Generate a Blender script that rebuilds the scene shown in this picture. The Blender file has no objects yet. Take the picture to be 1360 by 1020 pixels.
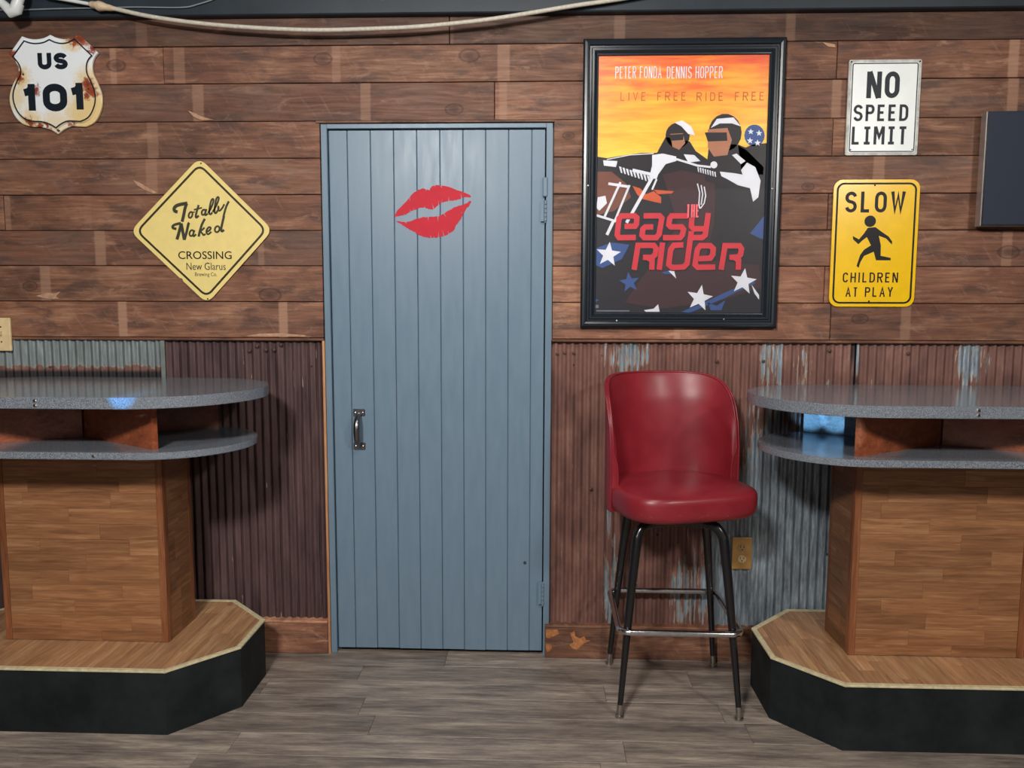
import bpy, bmesh, math, random
from math import sin, cos, pi, radians, sqrt, exp, hypot, atan2
from mathutils import Vector, Matrix
C = bpy.context.scene.collection
SC = bpy.context.scene
R = random.Random(11)

# ------------------------------------------------------------------ camera
F, DIST, CAMH = 1021.0, 2.8925, 1.3587
YAW, PITCH, ROLL = 0.0356, -0.0991, 0.0030
fw = Vector((-sin(YAW)*cos(PITCH), cos(YAW)*cos(PITCH), sin(PITCH)))
r0 = Vector((cos(YAW), sin(YAW), 0)); u0 = r0.cross(fw)
rt = cos(ROLL)*r0 + sin(ROLL)*u0; up = -sin(ROLL)*r0 + cos(ROLL)*u0
CAM = Vector((0, -DIST, CAMH))
cd = bpy.data.cameras.new('camera'); cam = bpy.data.objects.new('camera', cd); C.objects.link(cam)
cd.sensor_width = 36; cd.lens = F/1360*36; cd.clip_start = 0.02
M = Matrix((rt, up, -fw)).transposed().to_4x4(); M.translation = CAM
cam.matrix_world = M; SC.camera = cam

def W(px, py, Y=0.0):
    "real-world x,z on the vertical plane at depth Y, measured from the photograph"
    d = fw + (px-680)/F*rt - (py-510)/F*up
    t = (Y-CAM.y)/d.y
    return (CAM.x+t*d.x, CAM.z+t*d.z)

# ------------------------------------------------------------------ light
SC.view_settings.view_transform = 'Standard'; SC.view_settings.look = 'None'
SC.view_settings.gamma = 1; SC.view_settings.use_curve_mapping = False
SC.view_settings.exposure = 0.0
wd = bpy.data.worlds.new('world'); SC.world = wd; wd.use_nodes = True
wd.node_tree.nodes['Background'].inputs[0].default_value = (.90, .95, 1, 1)
wd.node_tree.nodes['Background'].inputs[1].default_value = 0.27

def area(name, loc, target, sx, sy, power, col):
    l = bpy.data.lights.new(name, 'AREA'); l.shape = 'RECTANGLE'; l.size = sx; l.size_y = sy
    l.energy = power; l.color = col
    o = bpy.data.objects.new(name, l); C.objects.link(o); o.location = loc
    o.rotation_euler = (Vector(target)-Vector(loc)).to_track_quat('-Z', 'Y').to_euler(); return o
area('ceiling_lamp', (-.85, -3.45, 2.66), (-.75, -.6, 1.1), .44, .30, 110, (1, .965, .93))
area('ceiling_lamp', (2.25, -3.3, 2.66), (.9, -.4, 1.1), .25, .25, 48, (1, .94, .88))
area('ceiling_lamp', (.1, -1.5, 2.68), (.1, -.7, 0), .3, .3, 14, (1, .95, .90))  # weak fill light added overhead, no known lamp here
def spot(name, loc, target, ang, power, col, blend=.25):
    l = bpy.data.lights.new(name, 'SPOT'); l.spot_size = radians(ang); l.spot_blend = blend
    l.energy = power; l.color = col; l.shadow_soft_size = .01
    o = bpy.data.objects.new(name, l); C.objects.link(o); o.location = loc
    o.rotation_euler = (Vector(target)-Vector(loc)).to_track_quat('-Z', 'Y').to_euler(); return o
spot('added_blue_spot', (-1.1, -3.3, 1.75), (-1.235, -.68, 1.097), 1.75, 800, (.05, .42, 1))  # unseen lamp added for the blue glint on the left table edge
spot('added_blue_spot', (.12, -3.3, .99), (.945, -.21, .983), 2.3, 420, (.35, .65, 1), .5)  # this pair is unseen, added to brighten the pale blue divider board
spot('added_blue_spot', (.12, -3.3, .99), (1.035, -.21, .983), 2.3, 420, (.40, .68, 1), .5)

# ------------------------------------------------------------------ mesh helpers
ROOT = {}
def link(name, me, mat=None, parent=None, smooth=False, kind=None):
    o = bpy.data.objects.new(name, me); C.objects.link(o)
    if mat is not None and not me.materials: me.materials.append(mat)
    if smooth:
        for p in me.polygons: p.use_smooth = True
    if parent is not None:
        o.parent = parent
        if parent.type == 'EMPTY': o.matrix_parent_inverse = Matrix.Translation(-parent.location)
    if kind: o['kind'] = kind
    return o
def mk(name, vs, fs, mat=None, parent=None, smooth=False, kind=None, fix=True):
    me = bpy.data.meshes.new(name); me.from_pydata([tuple(v) for v in vs], [], fs); me.update()
    if fix:
        bm = bmesh.new(); bm.from_mesh(me); bmesh.ops.recalc_face_normals(bm, faces=bm.faces); bm.to_mesh(me); bm.free()
    return link(name, me, mat, parent, smooth, kind)
def empty(name, loc, label=None, cat=None, group=None):
    o = bpy.data.objects.new(name, None); C.objects.link(o); o.location = loc
    o.empty_display_size = .1
    if label: o['label'] = label; o['category'] = cat
    if group: o['group'] = group
    return o
def tag(o, label, cat, group=None):
    o['label'] = label; o['category'] = cat
    if group: o['group'] = group
    return o
class MB:
    def __init__(s): s.v = []; s.f = []
    def add(s, vs, fs):
        n = len(s.v); s.v += [tuple(v) for v in vs]; s.f += [tuple(i+n for i in f) for f in fs]; return s
    def build(s, name, mat=None, parent=None, smooth=False, kind=None): return mk(name, s.v, s.f, mat, parent, smooth, kind)
def boxg(x0, x1, y0, y1, z0, z1):
    v = [(x0,y0,z0),(x1,y0,z0),(x1,y1,z0),(x0,y1,z0),(x0,y0,z1),(x1,y0,z1),(x1,y1,z1),(x0,y1,z1)]
    return v, [(0,3,2,1),(4,5,6,7),(0,1,5,4),(1,2,6,5),(2,3,7,6),(3,0,4,7)]
def box(name, x0, x1, y0, y1, z0, z1, mat, parent=None, bev=0, seg=1, kind=None):
    if bev <= 0:
        v, f = boxg(x0,x1,y0,y1,z0,z1); return mk(name, v, f, mat, parent, kind=kind, fix=False)
    v, f = boxg(x0,x1,y0,y1,z0,z1)
    bm = bmesh.new(); bv = [bm.verts.new(p) for p in v]
    for q in f: bm.faces.new([bv[i] for i in q])
    bmesh.ops.bevel(bm, geom=list(bm.edges), offset=bev, segments=seg, affect='EDGES', profile=.5)
    me = bpy.data.meshes.new(name); bm.to_mesh(me); bm.free()
    return link(name, me, mat, parent, kind=kind)
def frontplank(x0, x1, y0, y1, z0, z1, b):
    "board whose front (-Y) edges are chamfered"
    v = [(x0,y1,z0),(x1,y1,z0),(x1,y1,z1),(x0,y1,z1),(x0,y0+b,z0),(x1,y0+b,z0),(x1,y0+b,z1),(x0,y0+b,z1),
         (x0+b,y0,z0+b),(x1-b,y0,z0+b),(x1-b,y0,z1-b),(x0+b,y0,z1-b)]
    f = [(0,3,2,1),(0,1,5,4),(1,2,6,5),(2,3,7,6),(3,0,4,7),(4,5,9,8),(5,6,10,9),(6,7,11,10),(7,4,8,11),(8,9,10,11)]
    return v, f
def topplank(x0, x1, y0, y1, z0, z1, b):
    v, f = frontplank(x0, x1, -z1, -z0, y0, y1, b)
    return [(a, c, -bb) for a, bb, c in v], f
def prism_y(poly, y0, y1):      # poly of (x,z); y0 is the front
    n = len(poly)
    v = [(x,y0,z) for x,z in poly]+[(x,y1,z) for x,z in poly]
    return v, [tuple(range(n)), tuple(range(2*n-1,n-1,-1))]+[(i,(i+1)%n,n+(i+1)%n,n+i) for i in range(n)]
def prism_z(poly, z0, z1):
    n = len(poly)
    v = [(x,y,z1) for x,y in poly]+[(x,y,z0) for x,y in poly]
    return v, [tuple(range(n)), tuple(range(2*n-1,n-1,-1))]+[(i,(i+1)%n,n+(i+1)%n,n+i) for i in range(n)]
def bevel_prism_z(name, poly, z0, z1, b, mat, parent, seg=2):
    v, f = prism_z(poly, z0, z1)
    bm = bmesh.new(); bv = [bm.verts.new(p) for p in v]
    for q in f: bm.faces.new([bv[i] for i in q])
    bmesh.ops.recalc_face_normals(bm, faces=bm.faces)
    es = [e for e in bm.edges if abs(e.verts[0].co.z-e.verts[1].co.z) < 1e-6]
    bmesh.ops.bevel(bm, geom=es, offset=b, segments=seg, affect='EDGES')
    me = bpy.data.meshes.new(name); bm.to_mesh(me); bm.free()
    o = link(name, me, mat, parent); autosm(o); return o
def autosm(o, ang=35):
    me = o.data
    for p in me.polygons: p.use_smooth = True
    try: me.set_sharp_from_angle(angle=radians(ang))
    except Exception: pass
    return o
def tubeg(path, rad, n=12, closed=False, cap=True):
    P = [Vector(p) for p in path]; m = len(P)
    if not hasattr(rad, '__len__'): rad = [rad]*m
    vs = []; fs = []; nrm = None
    for i, p in enumerate(P):
        if closed: t = P[(i+1) % m]-P[i-1]
        else: t = P[min(i+1,m-1)]-P[max(i-1,0)]
        t.normalize()
        if nrm is None:
            a = Vector((0,0,1)) if abs(t.z) < .9 else Vector((0,1,0))
            nrm = t.cross(a).normalized()
        else:
            nrm = (nrm-t*nrm.dot(t)).normalized()
        b = t.cross(nrm)
        for k in range(n):
            a = 2*pi*k/n; vs.append(p+rad[i]*(cos(a)*nrm+sin(a)*b))
    for i in range(m if closed else m-1):
        j = (i+1) % m
        for k in range(n): fs.append((i*n+k, i*n+(k+1) % n, j*n+(k+1) % n, j*n+k))
    if cap and not closed:
        fs.append(tuple(range(n-1,-1,-1))); fs.append(tuple(range((m-1)*n, m*n)))
    return vs, fs
def tube(name, path, rad, mat, parent=None, n=12, closed=False):
    v, f = tubeg(path, rad, n, closed); return autosm(mk(name, v, f, mat, parent), 50)
def spline(pts, n=8, closed=False):
    P = [Vector(p) for p in pts]; m = len(P); out = []
    for i in range(m if closed else m-1):
        p0 = P[i-1] if (i > 0 or closed) else P[0]; p1 = P[i]; p2 = P[(i+1) % m]
        p3 = P[(i+2) % m] if (i+2 < m or closed) else P[-1]
        for k in range(n):
            t = k/n
            out.append(.5*((2*p1)+(p2-p0)*t+(2*p0-5*p1+4*p2-p3)*t*t+(3*p1-p0-3*p2+p3)*t**3))
    if not closed: out.append(P[-1])
    return out
def lathe(cx, cy, prof, n=24):
    vs = []; fs = []
    for r, z in prof:
        for k in range(n): a = 2*pi*k/n; vs.append((cx+r*cos(a), cy+r*sin(a), z))
    for i in range(len(prof)-1):
        for k in range(n): fs.append((i*n+k, i*n+(k+1) % n, (i+1)*n+(k+1) % n, (i+1)*n+k))
    fs.append(tuple(range(n-1,-1,-1))); fs.append(tuple(range((len(prof)-1)*n, len(prof)*n)))
    return vs, fs
def ngon_lathe_y(cx, cz, prof, n=12):   # prof (r, y)
    v, f = lathe(0, 0, prof, n)
    return [(cx+a, c, cz+b) for a, b, c in v], f
def rrect(x0, x1, z0, z1, r, n=6):
    out = []
    for cx, cz, a0 in ((x1-r,z1-r,0),(x0+r,z1-r,90),(x0+r,z0+r,180),(x1-r,z0+r,270)):
        for k in range(n+1): a = radians(a0+90*k/n); out.append((cx+r*cos(a), cz+r*sin(a)))
    return out
def offset(poly, d):    # polygon offset inward for ccw
    n = len(poly); out = []
    for i in range(n):
        ax, ay = poly[i-1]; bx, by = poly[i]; cx, cy = poly[(i+1) % n]
        e1 = Vector((bx-ax, by-ay)); e2 = Vector((cx-bx, cy-by))
        if e1.length < 1e-9: e1 = e2.copy()
        if e2.length < 1e-9: e2 = e1.copy()
        e1.normalize(); e2.normalize()
        n1 = Vector((-e1.y, e1.x)); n2 = Vector((-e2.y, e2.x)); m = n1+n2
        if m.length < 1e-6: m = n1
        m.normalize(); c = max(.45, m.dot(n1)); out.append((bx+m.x*d/c, by+m.y*d/c))
    return out
def ribbon(mb, pts, t, y0, y1, closed=False):
    "flat stroke of width t following (x,z) points, standing from y1 to y0"
    mb.cnt = getattr(mb, 'cnt', 0)+1; y0 = y0-.00003*(mb.cnt % 14)
    q = []
    for p in pts:
        if not q or hypot(p[0]-q[-1][0], p[1]-q[-1][1]) > 1e-6: q.append(p)
    if closed and hypot(q[0][0]-q[-1][0], q[0][1]-q[-1][1]) < 1e-6: q.pop()
    n = len(q); Lf = []; Rt = []
    for i in range(n):
        b = Vector(q[i])
        a = Vector(q[i-1]) if (i > 0 or closed) else None
        c = Vector(q[(i+1) % n]) if (i < n-1 or closed) else None
        e1 = (b-a).normalized() if a is not None else (c-b).normalized()
        e2 = (c-b).normalized() if c is not None else e1
        n1 = Vector((-e1.y, e1.x)); n2 = Vector((-e2.y, e2.x)); m = n1+n2
        if m.length < 1e-3: m = n1.copy()
        m.normalize(); k = max(.42, m.dot(n1))
        Lf.append(b+m*(t/2/k)); Rt.append(b-m*(t/2/k))
    vs = []
    for y in (y0, y1):
        vs += [(p.x,y,p.y) for p in Lf]+[(p.x,y,p.y) for p in Rt]
    fs = []; N = 2*n
    for i in range(n if closed else n-1):
        j = (i+1) % n
        fs += [(i,j,n+j,n+i), (N+i,N+n+i,N+n+j,N+j), (i,N+i,N+j,j), (n+i,n+j,N+n+j,N+n+i)]
    if not closed: fs += [(0,n,N+n,N), (n-1,N+n-1,N+2*n-1,2*n-1)]
    mb.add(vs, fs)

def studs(name, pts, prof, mat, parent, n=8):
    for x, z in pts: mk(name, *ngon_lathe_y(x, z, prof, n), mat, parent)
# ------------------------------------------------------------------ stroke lettering
def arc(cx, cy, rx, ry, a0, a1, n=10):
    return [(cx+rx*cos(radians(a0+(a1-a0)*k/n)), cy+ry*sin(radians(a0+(a1-a0)*k/n))) for k in range(n+1)]
def S_(l, c=False): return (l, c)
GL = {
 'O': (.9, [S_(arc(.5,.72,.5,.28,180,0)+arc(.5,.28,.5,.28,0,-180), True)]),
 '0': (.9, [S_(arc(.5,.68,.5,.32,180,0)+arc(.5,.32,.5,.32,0,-180), True)]),
 'C': (.85, [S_(arc(.5,.72,.5,.28,12,180)+arc(.5,.28,.5,.28,180,348))]),
 'S': (.9, [S_(arc(.5,.75,.5,.25,15,180,8)+arc(.46,.75,.46,.23,188,255,4)+arc(.5,.25,.5,.25,75,0,5)+arc(.5,.25,.5,.25,-8,-168,8))]),
 'P': (.85, [S_([(0,0),(0,1),(.6,1)]+arc(.6,.75,.4,.25,90,-90,8)+[(0,.5)])]),
 'R': (.9, [S_([(0,0),(0,1),(.6,1)]+arc(.6,.76,.4,.24,90,-90,8)+[(0,.52)]), S_([(.45,.5),(1,0)])]),
 'E': (.75, [S_([(1,1),(0,1),(0,0),(1,0)]), S_([(0,.52),(.85,.52)])]),
 'F': (.75, [S_([(1,1),(0,1),(0,0)]), S_([(0,.52),(.8,.52)])]),
 'D': (.85, [S_([(0,0),(0,1),(.4,1)]+arc(.45,.7,.55,.3,90,0,6)+arc(.45,.3,.55,.3,0,-90,6), True)]),
 'L': (.72, [S_([(0,1),(0,0),(1,0)])]),
 'T': (.8, [S_([(0,1),(1,1)]), S_([(.5,1),(.5,0)])]),
 'I': (.12, [S_([(.5,1),(.5,0)])]),
 'i': (.72, [S_([(0,1),(1,1)]), S_([(0,0),(1,0)]), S_([(.5,1),(.5,0)])]),
 'N': (.9, [S_([(0,0),(0,1)]), S_([(.04,1),(.96,0)]), S_([(1,0),(1,1)])]),
 'M': (1.0, [S_([(0,0),(0,1)]), S_([(.04,1),(.5,.4),(.96,1)]), S_([(1,0),(1,1)])]),
 'W': (1.2, [S_([(0,1),(.25,0),(.5,.9),(.75,0),(1,1)])]),
 'H': (.85, [S_([(0,0),(0,1)]), S_([(1,0),(1,1)]), S_([(0,.52),(1,.52)])]),
 'A': (.95, [S_([(0,0),(.5,1),(1,0)]), S_([(.2,.32),(.8,.32)])]),
 'U': (.9, [S_([(0,1)]+arc(.5,.32,.5,.32,180,360,12)+[(1,1)])]),
 'Y': (.9, [S_([(0,1),(.5,.48),(1,1)]), S_([(.5,.48),(.5,0)])]),
 'V': (.9, [S_([(0,1),(.5,0),(1,1)])]),
 'G': (.9, [S_(arc(.5,.72,.5,.28,12,180)+arc(.5,.28,.5,.28,180,360)+[(1,.46),(.55,.46)])]),
 '1': (.42, [S_([(.62,0),(.62,1)]), S_([(0,.74),(.4,.80),(.62,.98)])]),
 '.': (.1, [S_([(.5,.45),(.5,.55)])]),
 'e': (.9, [S_([(.12,.42),(.95,.42),(.95,.72),(.78,1),(.22,1),(0,.8),(0,.2),(.15,0),(.9,0)])]),
 'a': (.9, [S_([(.1,1),(.75,1),(1,.8),(1,.15),(.85,0),(.2,0),(0,.2),(.08,.5),(.7,.5),(.7,.3),(.45,.3)])]),
 's': (.9, [S_([(1,1),(.2,1),(0,.8),(.05,.55),(.9,.48),(1,.2),(.8,0),(0,0)])]),
 'y': (.9, [S_([(0,1),(0,.5),(.1,.38),(1,.38)]), S_([(1,1),(1,-.1),(.85,-.35),(.1,-.35)])]),
 'b': (.9, [S_([(0,1),(0,.15),(.15,0),(.8,0),(1,.2),(1,.8),(.85,1),(.55,1)])]),
}
def text(mb, s, x0, x1, z0, z1, t, y0, y1, gap=.35, shear=0, space=.6):
    "letters of s fitted exactly between x0..x1 and z0..z1; t = stroke width"
    ws = [GL[c][0] if c != ' ' else space for c in s]
    tot = sum(ws)+gap*(len(s)-1)
    # each letter's cell: glyph centre lines inset by t/2
    avail = (x1-x0)-t*sum(1 for c in s if c != ' ')
    k = avail/tot; x = x0
    for c, wv in zip(s, ws):
        if c == ' ': x += wv*k+gap*k; continue
        w = wv*k
        for pts, cl in GL[c][1]:
            q = []
            for u, v in pts:
                zz = z0+t/2+v*(z1-z0-t); xx = x+t/2+u*w
                # horizontal and slanted ends reach the full cap height
                if not cl and v in (0, 1) and abs(t) > 0 and pts[0 if (u, v) == pts[0] else -1] == (u, v):
                    j = 1 if (u, v) == pts[0] else -2
                    if pts[j][1] != v: zz = z0 if v == 0 else z1
                q.append((xx+shear*(zz-z0), zz))
            ribbon(mb, q, t, y0, y1, cl)
        x += w+t+gap*k
def fonttext(name, s, x0, x1, z0, z1, y0, mat, parent, depth=.0006, bold=0):
    cu = bpy.data.curves.new(name, 'FONT'); cu.body = s; cu.extrude = 1; cu.offset = bold; cu.resolution_u = 4
    o = bpy.data.objects.new(name, cu); C.objects.link(o)
    bpy.context.view_layer.update()
    me = bpy.data.meshes.new_from_object(o.evaluated_get(bpy.context.evaluated_depsgraph_get()))
    bpy.data.objects.remove(o)
    xs = [v.co.x for v in me.vertices]; ys = [v.co.y for v in me.vertices]
    ax, bx, ay, by = min(xs), max(xs), min(ys), max(ys)
    for v in me.vertices:
        x, y, z = v.co
        v.co = (x0+(x-ax)/(bx-ax)*(x1-x0), y0 if z > 0 else y0+depth, z0+(y-ay)/(by-ay)*(z1-z0))
    me.materials.clear(); me.name = name
    return link(name, me, mat, parent)

# ------------------------------------------------------------------ materials
class NT:
    def __init__(s, name, rough=.5, metal=0, spec=.5):
        s.m = bpy.data.materials.new(name); s.m.use_nodes = True; s.t = s.m.node_tree
        s.b = s.t.nodes['Principled BSDF']; s.b.inputs['Roughness'].default_value = rough
        s.b.inputs['Metallic'].default_value = metal; s.b.inputs['Specular IOR Level'].default_value = spec
    def n(s, kind, **kw):
        nd = s.t.nodes.new(kind)
        for k, v in kw.items(): setattr(nd, k, v)
        return nd
    def put(s, sock, v):
        if v is None: return
        if hasattr(v, 'is_output') or isinstance(v, bpy.types.NodeSocket): s.t.links.new(v, sock)
        else: sock.default_value = v
    def co(s): return s.n('ShaderNodeTexCoord').outputs['Object']
    def sep(s, v):
        q = s.n('ShaderNodeSeparateXYZ'); s.put(q.inputs[0], v); return q.outputs
    def comb(s, x, y, z):
        q = s.n('ShaderNodeCombineXYZ')
        for i, a in enumerate((x, y, z)): s.put(q.inputs[i], a)
        return q.outputs[0]
    def mp(s, v, scale, loc=(0,0,0), rot=(0,0,0)):
        q = s.n('ShaderNodeMapping'); s.put(q.inputs['Vector'], v); q.inputs['Scale'].default_value = scale
        q.inputs['Location'].default_value = loc; q.inputs['Rotation'].default_value = rot; return q.outputs[0]
    def vadd(s, a, b):
        q = s.n('ShaderNodeVectorMath', operation='ADD'); s.put(q.inputs[0], a); s.put(q.inputs[1], b); return q.outputs[0]
    def noise(s, v, scale, detail=4, rough=.55, dist=0):
        q = s.n('ShaderNodeTexNoise'); s.put(q.inputs['Vector'], v); q.inputs['Scale'].default_value = scale
        q.inputs['Detail'].default_value = detail; q.inputs['Roughness'].default_value = rough
        q.inputs['Distortion'].default_value = dist; return q.outputs['Fac']
    def math(s, op, a, b=None, c=None, clamp=False):
        q = s.n('ShaderNodeMath', operation=op, use_clamp=clamp)
        for i, x in enumerate((a, b, c)):
            if x is not None: s.put(q.inputs[i], x)
        return q.outputs[0]
    def rng(s, v, a, b, c=0, d=1, smooth=False):
        q = s.n('ShaderNodeMapRange'); s.put(q.inputs['Value'], v)
        if smooth: q.interpolation_type = 'SMOOTHSTEP'
        for k, x in zip(('From Min','From Max','To Min','To Max'), (a,b,c,d)): s.put(q.inputs[k], x)
        return q.outputs[0]
    def ramp(s, v, stops):
        q = s.n('ShaderNodeValToRGB'); s.put(q.inputs[0], v); e = q.color_ramp.elements
        while len(e) < len(stops): e.new(.5)
        for el, (p, c) in zip(e, stops): el.position = p; el.color = (*c, 1) if len(c) == 3 else c
        return q.outputs[0]
    def mix(s, f, a, b, mode='MIX'):
        q = s.n('ShaderNodeMix', data_type='RGBA', blend_type=mode); s.put(q.inputs[0], f)
        for i, x in ((6, a), (7, b)):
            if isinstance(x, tuple) and len(x) == 3: x = (*x, 1)
            s.put(q.inputs[i], x)
        return q.outputs[2]
    def attr(s, name, typ='OBJECT'):
        return s.n('ShaderNodeAttribute', attribute_name=name, attribute_type=typ).outputs
    def scale(s, col, f):
        q = s.n('ShaderNodeVectorMath', operation='SCALE'); s.put(q.inputs[0], col); s.put(q.inputs[3], f); return q.outputs[0]
    def bump(s, h, strength=.3, dist=.002):
        q = s.n('ShaderNodeBump'); s.put(q.inputs['Height'], h); q.inputs['Strength'].default_value = strength
        q.inputs['Distance'].default_value = dist; s.t.links.new(q.outputs[0], s.b.inputs['Normal'])
    def col(s, c):
        if isinstance(c, tuple): c = (*c, 1) if len(c) == 3 else c
        s.put(s.b.inputs['Base Color'], c); return s
    def rough(s, v): s.put(s.b.inputs['Roughness'], v)
def plain(name, c, rough=.5, metal=0, spec=.5, var=.12, sc=30, bump=0):
    q = NT(name, rough, metal, spec); f = q.noise(q.co(), sc, 4)
    k = q.rng(f, .3, .7, 1-var, 1+var)
    q.col(q.scale(q.mix(0, c, c), k))
    if bump: q.bump(q.noise(q.co(), sc*6, 3), bump, .001)
    return q.m
def srgb(r, g, b):
    f = lambda x: (x/255/12.92) if x/255 <= .04045 else ((x/255+.055)/1.055)**2.4
    return (f(r), f(g), f(b))

def mat_barnwood():
    q = NT('weathered_barn_wood', .62, 0, .35)
    co = q.co(); sd = q.attr('seed'); X, Y, Z = q.sep(co)
    v = q.vadd(co, q.comb(q.math('MULTIPLY', sd['Fac'], 7.3), 0, q.math('MULTIPLY', sd['Fac'], 3.1)))
    warp = q.noise(q.mp(v, (1.2, 1, 3)), 1.6, 3)
    vv = q.vadd(v, q.comb(0, 0, q.math('MULTIPLY', warp, .05)))
    grain = q.noise(q.mp(vv, (2.2, 1, 40)), 2.2, 5, .6, .25)
    fine = q.noise(q.mp(vv, (9, 1, 170)), 2.0, 3, .6)
    blot = q.noise(q.mp(v, (3.0, 1, 8)), 1.5, 5, .6, .5)
    big = q.noise(q.mp(v, (1.1, 1, 2.2)), 1.7, 3, .5, .3)
    saw = q.noise(q.mp(q.mp(v, (1, 1, 1), rot=(0, .55, 0)), (30, 1, 4)), 1.8, 4, .7)
    k = q.math('ADD', q.math('MULTIPLY', grain, .34), q.math('ADD', q.math('MULTIPLY', blot, .36), q.math('MULTIPLY', big, .30)))
    base = q.ramp(k, [(.35, srgb(70,48,40)), (.45, srgb(110,76,58)), (.53, srgb(142,98,74)), (.64, srgb(188,142,110))])
    hue = q.noise(q.mp(v, (.9, 1, 1.2)), 1.3, 2); base = q.mix(q.rng(hue, .42, .6, 0, .4), base, q.mix(.5, base, srgb(140,82,62)))
    smu = q.noise(q.mp(v, (2.6, 1, 9)), 1.9, 5, .62, .3)
    base = q.mix(q.rng(smu, .51, .63, 0, .68), base, srgb(70,52,47))
    rub = q.noise(q.mp(q.vadd(v, (3.3, 0, 8.1)), (3.4, 1, 11)), 1.9, 6, .7, .3)
    base = q.mix(q.rng(rub, .56, .70, 0, .62), base, srgb(190,148,120))
    base = q.mix(q.rng(fine, .45, .75, 0, .25), base, srgb(64,42,38))
    base = q.mix(q.rng(saw, .57, .75, 0, .30), base, srgb(178,142,118))
    scr = q.noise(q.mp(v, (20, 1, 60)), 3.5, 6, .8)
    base = q.mix(q.rng(scr, .62, .70, 0, .5), base, srgb(190,155,130))
    # grey weathering per board
    base = q.mix(q.math('MULTIPLY', q.attr('grey')['Fac'], q.rng(blot, .4, .6)), base, srgb(92,74,68))
    for nm in ('patch_a', 'patch_b', 'patch_c'):
        px, w, st = q.sep(q.attr(nm)['Vector'])
        d = q.math('ABSOLUTE', q.math('SUBTRACT', q.math('ADD', X, q.math('MULTIPLY', q.math('SUBTRACT', fine, .5), .012)), px))
        mk_ = q.math('MULTIPLY', q.rng(d, w, q.math('SUBTRACT', w, .005), 0, 1), st, clamp=True)
        base = q.mix(mk_, base, q.mix(grain, srgb(142,104,84), srgb(182,142,116)))
    for nm in ('knot_a', 'knot_b'):
        kx, kz, kr = q.sep(q.attr(nm)['Vector'])
        dx = q.math('MULTIPLY', q.math('SUBTRACT', X, kx), .62); dz = q.math('SUBTRACT', Z, kz)
        d = q.math('SQRT', q.math('ADD', q.math('MULTIPLY', dx, dx), q.math('MULTIPLY', dz, dz)))
        d = q.math('ADD', d, q.math('MULTIPLY', q.math('SUBTRACT', blot, .5), .01))
        base = q.mix(q.rng(d, kr, 0, 0, .72, True), base, srgb(66,44,38))
        ring = q.math('ABSOLUTE', q.math('SUBTRACT', d, q.math('MULTIPLY', kr, .75)))
        base = q.mix(q.rng(ring, q.math('MULTIPLY', kr, .16), 0, 0, .6), base, srgb(52,32,28))
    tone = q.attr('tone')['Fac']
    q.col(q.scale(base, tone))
    q.rough(q.rng(grain, .3, .7, .72, .5))
    q.bump(q.math('ADD', grain, q.math('MULTIPLY', fine, .6)), .35, .0025)
    return q.m
def mat_corrugated():
    q = NT('rusted_corrugated_steel', .62, 0, .3)
    co = q.co(); X, Y, Z = q.sep(co); sd = q.attr('seed')['Fac']
    v = q.vadd(co, q.comb(q.math('MULTIPLY', sd, 5.7), 0, q.math('MULTIPLY', sd, 2.3)))
    streak = q.noise(q.mp(v, (17, 1, 2.6)), 1.6, 5, .6, .2)
    thin = q.noise(q.mp(v, (90, 1, 8)), 1.5, 4, .65)
    zs = q.noise(q.mp(v, (38, 1, 3.2)), 1.6, 5, .6)
    blot = q.noise(q.mp(v, (5, 1, 3)), 1.7, 5, .6, .3)
    k = q.math('ADD', q.math('MULTIPLY', streak, .38), q.math('MULTIPLY', blot, .62))
    rust = q.ramp(k, [(.30, srgb(80,57,52)), (.45, srgb(114,81,73)), (.57, srgb(136,98,87)), (.70, srgb(166,128,113))])
    rust = q.mix(q.rng(q.noise(q.mp(v, (14,1,5)), 2, 4, .7), .62, .74, 0, .6), rust, srgb(150,86,58))
    pur = q.mix(q.rng(streak, .35, .65), srgb(66,50,51), srgb(92,72,71))
    rust = q.mix(q.attr('purple')['Fac'], rust, pur)
    zin = q.ramp(q.math('ADD', q.math('MULTIPLY', thin, .6), q.math('MULTIPLY', blot, .4)),
                 [(.32, srgb(70,76,80)), (.44, srgb(122,132,140)), (.56, srgb(152,165,174)), (.70, srgb(200,208,212))])
    zin = q.mix(q.math('MULTIPLY', q.attr('green')['Fac'], .55), zin, srgb(112,118,108))
    zin = q.mix(q.rng(streak, .60, .70, 0, .55), zin, srgb(58,52,50))
    za = q.attr('zinc', 'GEOMETRY')['Fac']
    m = q.rng(q.math('ADD', za, q.math('MULTIPLY', q.math('SUBTRACT', q.math('ADD', q.math('MULTIPLY', zs, .8), q.math('MULTIPLY', thin, .2)), .5), 3.0)), .46, .56, 0, 1)
    c = q.mix(m, rust, zin)
    edge = q.math('MULTIPLY', q.rng(q.math('ABSOLUTE', q.math('SUBTRACT', m, .5)), .5, .2, 0, .8), 1)
    c = q.mix(edge, c, srgb(172,142,118))
    # darkens blotches, the sheet seam and the galvanised sheet's bottom
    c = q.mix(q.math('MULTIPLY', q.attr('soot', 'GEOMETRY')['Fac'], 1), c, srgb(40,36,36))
    hole = q.n('ShaderNodeTexVoronoi'); q.put(hole.inputs['Vector'], q.mp(v, (7, 1, 6))); hole.inputs['Scale'].default_value = 1.3
    c = q.mix(q.rng(hole.outputs['Distance'], .05, .03, 0, .85), c, srgb(30,22,20))
    q.col(c); q.rough(q.rng(m, 0, 1, .62, .42)); q.put(q.b.inputs['Metallic'], q.math('MULTIPLY', m, .25))
    q.bump(q.math('ADD', thin, blot), .25, .002)
    return q.m
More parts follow.
